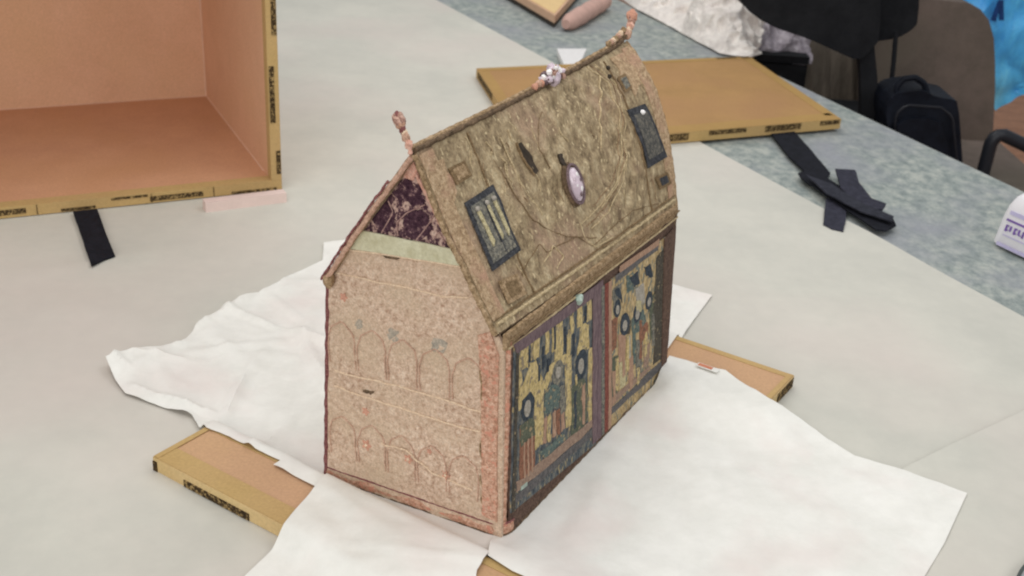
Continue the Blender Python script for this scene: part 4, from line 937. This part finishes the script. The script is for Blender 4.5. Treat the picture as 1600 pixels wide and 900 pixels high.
# ------------------------------------------------------------------ behind the table
def outline(name, px, Y, th, mat, root=None, bv=.02, seg=3, lump=0.0, cut=0):
    """a rounded upright shape standing at depth Y, th thick"""
    pts = [PV(x, y, Y) for x, y in px]; bm = bmesh.new()
    a = [bm.verts.new(p) for p in pts]; b = [bm.verts.new(p+Y3*th) for p in pts]; n = len(pts)
    bm.faces.new(a); bm.faces.new(b[::-1])
    for i in range(n): bm.faces.new((a[i], b[i], b[(i+1) % n], a[(i+1) % n]))
    if bv: bevel(bm, bv, seg, 20)
    if cut:
        bmesh.ops.triangulate(bm, faces=bm.faces); bmesh.ops.subdivide_edges(bm, edges=bm.edges, cuts=cut, use_grid_fill=True)
        for q in bm.verts: q.co.y += lump*nz(q.co, 7, 3)+lump*.5*nz(q.co, 17, 3)
    return link(name, bm, M[mat], root, True)
def smooth_px(px, k=2):
    for _ in range(k):
        out = []
        for i in range(len(px)):
            a, b = px[i], px[(i+1) % len(px)]
            out += [(a[0]*.75+b[0]*.25, a[1]*.75+b[1]*.25), (a[0]*.25+b[0]*.75, a[1]*.25+b[1]*.75)]
        px = out
    return px
# taupe chair
ch = thing('upholstered_chair', Vector((1.6, 2.8, -.76)), 'taupe upholstered chair with a rounded back behind the table', 'chair')
outline('backrest', smooth_px([(1378, 2), (1400, -6), (1470, 0), (1525, 6), (1552, 40), (1556, 120), (1552, 200), (1545, 330), (1350, 330), (1350, 100), (1360, 20)], 1), 2.85, .10, 'taupe', ch, .015)
bm = bmesh.new(); add_box(bm, Vector((1.5, 2.42, -.36)), X3, Y3, Z3, .27, .30, .05); bevel(bm, .03, 3); link('seat', bm, M['taupe'], ch)
for sx in (1.27, 1.73):
    for sy in (2.15, 2.68):
        bm = bmesh.new(); add_tube(bm, [(sx, sy, -.76), (sx, sy, -.41)], .014, 10); link('leg', bm, M['tube'], ch)
# cloth-hung second chair, in the shade of the black one
c2_ = thing('draped_chair', Vector((1.1, 3.1, -.76)), 'brown grey cloth hung in folds between the black chair back and the taupe chair', 'cloth')
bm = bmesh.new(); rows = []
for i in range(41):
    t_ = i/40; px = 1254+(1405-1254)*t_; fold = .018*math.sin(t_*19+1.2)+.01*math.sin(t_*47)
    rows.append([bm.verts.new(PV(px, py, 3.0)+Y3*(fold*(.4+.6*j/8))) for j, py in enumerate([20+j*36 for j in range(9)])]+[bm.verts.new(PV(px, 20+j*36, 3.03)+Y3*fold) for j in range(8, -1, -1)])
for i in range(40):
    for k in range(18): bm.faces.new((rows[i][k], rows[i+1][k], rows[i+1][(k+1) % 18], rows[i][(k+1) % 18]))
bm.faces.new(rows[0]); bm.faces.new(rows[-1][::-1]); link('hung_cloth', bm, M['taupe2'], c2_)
# black office chair
oc_ = thing('office_chair', Vector((1.15, 2.35, -.76)), 'black office chair whose back and spine rise beyond the table edge', 'chair')
outline('backrest', smooth_px([(1100, -60), (1140, -22), (1160, 10), (1200, 40), (1262, 60), (1310, 82), (1342, 96), (1362, 78), (1376, 60), (1376, -60)], 1), 2.35, .09, 'black', oc_, .012)
outline('spine', [(1342, 70), (1366, 70), (1371, 120), (1376, 260), (1346, 260), (1345, 130)], 2.37, .035, 'black', oc_, .006)
bm = bmesh.new(); add_box(bm, Vector((1.16, 2.62, -.27)), X3, Y3, Z3, .23, .23, .04); bevel(bm, .03, 3); link('seat', bm, M['black'], oc_)
bm = bmesh.new(); add_tube(bm, [(1.16, 2.62, -.31), (1.16, 2.62, -.70)], .03, 12); link('column', bm, M['tube'], oc_)
for k in range(5):
    a = k*2*math.pi/5+.3; bm = bmesh.new(); add_tube(bm, [(1.16, 2.62, -.69), (1.16+.27*math.cos(a), 2.62+.27*math.sin(a), -.735)], .018, 8); link('foot_arm', bm, M['tube'], oc_)
# black shoulder bag hanging beside it with a thin strap
sb = thing('shoulder_bag', PV(1405, 40, 2.55), 'black bag hanging right of the office chair with its thin strap trailing down', 'bag')
outline('bag_body', smooth_px([(1350, -60), (1352, 40), (1362, 66), (1402, 60), (1424, 48), (1436, 34), (1436, -60)], 1), 2.5, .08, 'black', sb, .008)
bm = bmesh.new(); add_tube(bm, resample([PV(1400, 50, 2.48), PV(1396, 100, 2.46), PV(1390, 150, 2.45), PV(1383, 205, 2.44)], 16), .008, 6); link('strap', bm, M['black'], sb)
# backpack with handle loop
bk = thing('backpack', Vector((1.28, 2.3, -.31)), 'black navy backpack with a top loop standing right against the table edge', 'backpack')
outline('pack_body', smooth_px([(1388, 205), (1384, 172), (1396, 148), (1428, 142), (1448, 143), (1462, 152), (1490, 156), (1498, 160), (1503, 230), (1512, 330), (1380, 330)], 1), 2.22, .17, 'navy', bk, .014, lump=.012, cut=3)
bm = bmesh.new(); add_tube(bm, resample([PV(1402, 156, 2.25), PV(1401, 136, 2.25), PV(1412, 123, 2.25), PV(1430, 121, 2.25), PV(1444, 130, 2.25), PV(1451, 152, 2.25)], 22), .0095, 8); link('handle_loop', bm, M['navy'], bk)
bm = bmesh.new(); add_tube(bm, resample([PV(1396, 240, 2.205), PV(1400, 178, 2.205), PV(1416, 164, 2.205), PV(1470, 168, 2.205), PV(1488, 182, 2.205), PV(1496, 260, 2.205)], 26), .0035, 6); link('zip', bm, M['tube'], bk)
outline('front_pocket', smooth_px([(1400, 215), (1404, 190), (1440, 184), (1480, 194), (1490, 330), (1396, 330)], 1), 2.19, .028, 'navy', bk, .008)
# added black case standing in for the shade in the gap, and crumpled cloth
cs_ = thing('shade_filler_case', Vector((1.02, 2.6, -.76)), 'added black case standing in for the shade under the crumpled cloth past the lid corner', 'case')
bm = bmesh.new(); add_box(bm, Vector((.88, 2.75, -.41)), X3, Y3, Z3, .155, .14, .35); bevel(bm, .01, 2); link('shade_filler_body', bm, M['black'], cs_, False)
bm = bmesh.new(); add_box(bm, Vector((.88, 2.75, -.0425)), X3, Y3, Z3, .157, .142, .012); bevel(bm, .006, 2); link('shade_filler_lid', bm, M['black'], cs_, False)
def crumple(name, bot, top, Y0, Y1, n, m, amp, mat, seed):
    """crumpled sheet rising away from the viewer, with a back side"""
    bm = bmesh.new(); g = []
    B = resample([Vector((x, y, 0)) for x, y in bot], n+1); Tt = resample([Vector((x, y, 0)) for x, y in top], n+1)
    for i in range(n+1):
        row = []
        a = Y0(B[i]) ; b = Y1(Tt[i])
        for j in range(m+1):
            t_ = j/m; p = a.lerp(b, t_)
            k = 1-abs(nz(p, 11, seed))*2; k2 = 1-abs(nz(p, 24, seed+3))*2
            p = p+Vector((.2, -1, .75))*amp*(k*.9+k2*.45-.5)*min(1, t_*6+.1)
            row.append(bm.verts.new(p))
        g.append(row)
    for i in range(n):
        for j in range(m): bm.faces.new((g[i][j], g[i+1][j], g[i+1][j+1], g[i][j+1]))
    r = bmesh.ops.extrude_face_region(bm, geom=bm.faces[:])
    for q in r['geom']:
        if isinstance(q, bmesh.types.BMVert): q.co += Vector((0, .004, -.002))
    return link(name, bm, M[mat], None)
o = crumple('crumpled_wrap', [(915, -40), (962, -8), (996, 15), (1042, 38), (1084, 62), (1126, 84), (1172, 90), (1190, 84)], [(925, -70), (1030, -70), (1080, -60), (1120, -60), (1150, -30), (1180, 20), (1192, 34)],
            lambda p: P(p.x, p.y, .003), lambda p: PV(p.x, p.y, 3.35) if p.x < 1100 else PV(p.x, p.y, 2.75), 90, 60, .035, 'wrap', 3)
setp(o, label='heap of pale crumpled wrapping on the far table edge', category='wrapping')
o = crumple('crumpled_cloth', [(1184, 98), (1210, 104), (1240, 104), (1268, 100)], [(1184, 20), (1215, 20), (1240, 24), (1272, 30)],
            lambda p: PV(p.x, p.y, 2.62), lambda p: PV(p.x, p.y, 2.82), 50, 40, .028, 'wrapdark', 8)
setp(o, label='lilac grey crumpled cloth bunched under the black chair back', category='cloth')
# blue bag far right
bl = thing('blue_bag', PV(1580, 100, 3.2), 'bright blue plastic bag bulging behind the taupe chair', 'bag')
outline('bag_body', smooth_px([(1470, -60), (1500, 10), (1548, 60), (1552, 140), (1553, 176), (1570, 168), (1606, 148), (1700, 100), (1700, -60)], 1), 3.2, .25, 'blue', bl, .03, 3, lump=.05, cut=5)
outline('print_stroke', [(1560, 2), (1566, 2), (1556, 34), (1549, 32)], 3.14, .01, 'blueprint', bl, 0)
outline('print_stroke', [(1562, 0), (1568, 0), (1569, 32), (1562, 32)], 3.14, .01, 'blueprint', bl, 0)
# chair arm of black tube at the right edge
ar = thing('tube_chair', PV(1600, 290, 2.4)+Vector((0, 0, -.3)), 'black bent tube chair arm at the right edge over the brown floor', 'chair')
bm = bmesh.new(); add_tube(bm, resample([PV(1527, 300, 2.3), PV(1538, 262, 2.3), PV(1548, 224, 2.3), PV(1556, 212, 2.3), PV(1568, 211, 2.3), PV(1600, 226, 2.3), PV(1680, 262, 2.3)], 30), .021, 10); link('arm_tube', bm, M['tube'], ar)
bm = bmesh.new(); add_tube(bm, resample([PV(1532, 268, 2.34), PV(1560, 266, 2.6), PV(1590, 300, 2.34)], 12), .012, 8); link('cross_tube', bm, M['tube'], ar)

# repeats share a group
for o in list(COL.objects):
    if o.parent is None and o.get('category') in ('tissue sheet', 'strap', 'cover sheet', 'board'):
        o['group'] = {'tissue sheet': 'tissue sheets under and around the casket', 'strap': 'dark straps on the table', 'cover sheet': 'grey cover sheets on the table', 'board': 'taped boards under the tissue'}[o['category']]
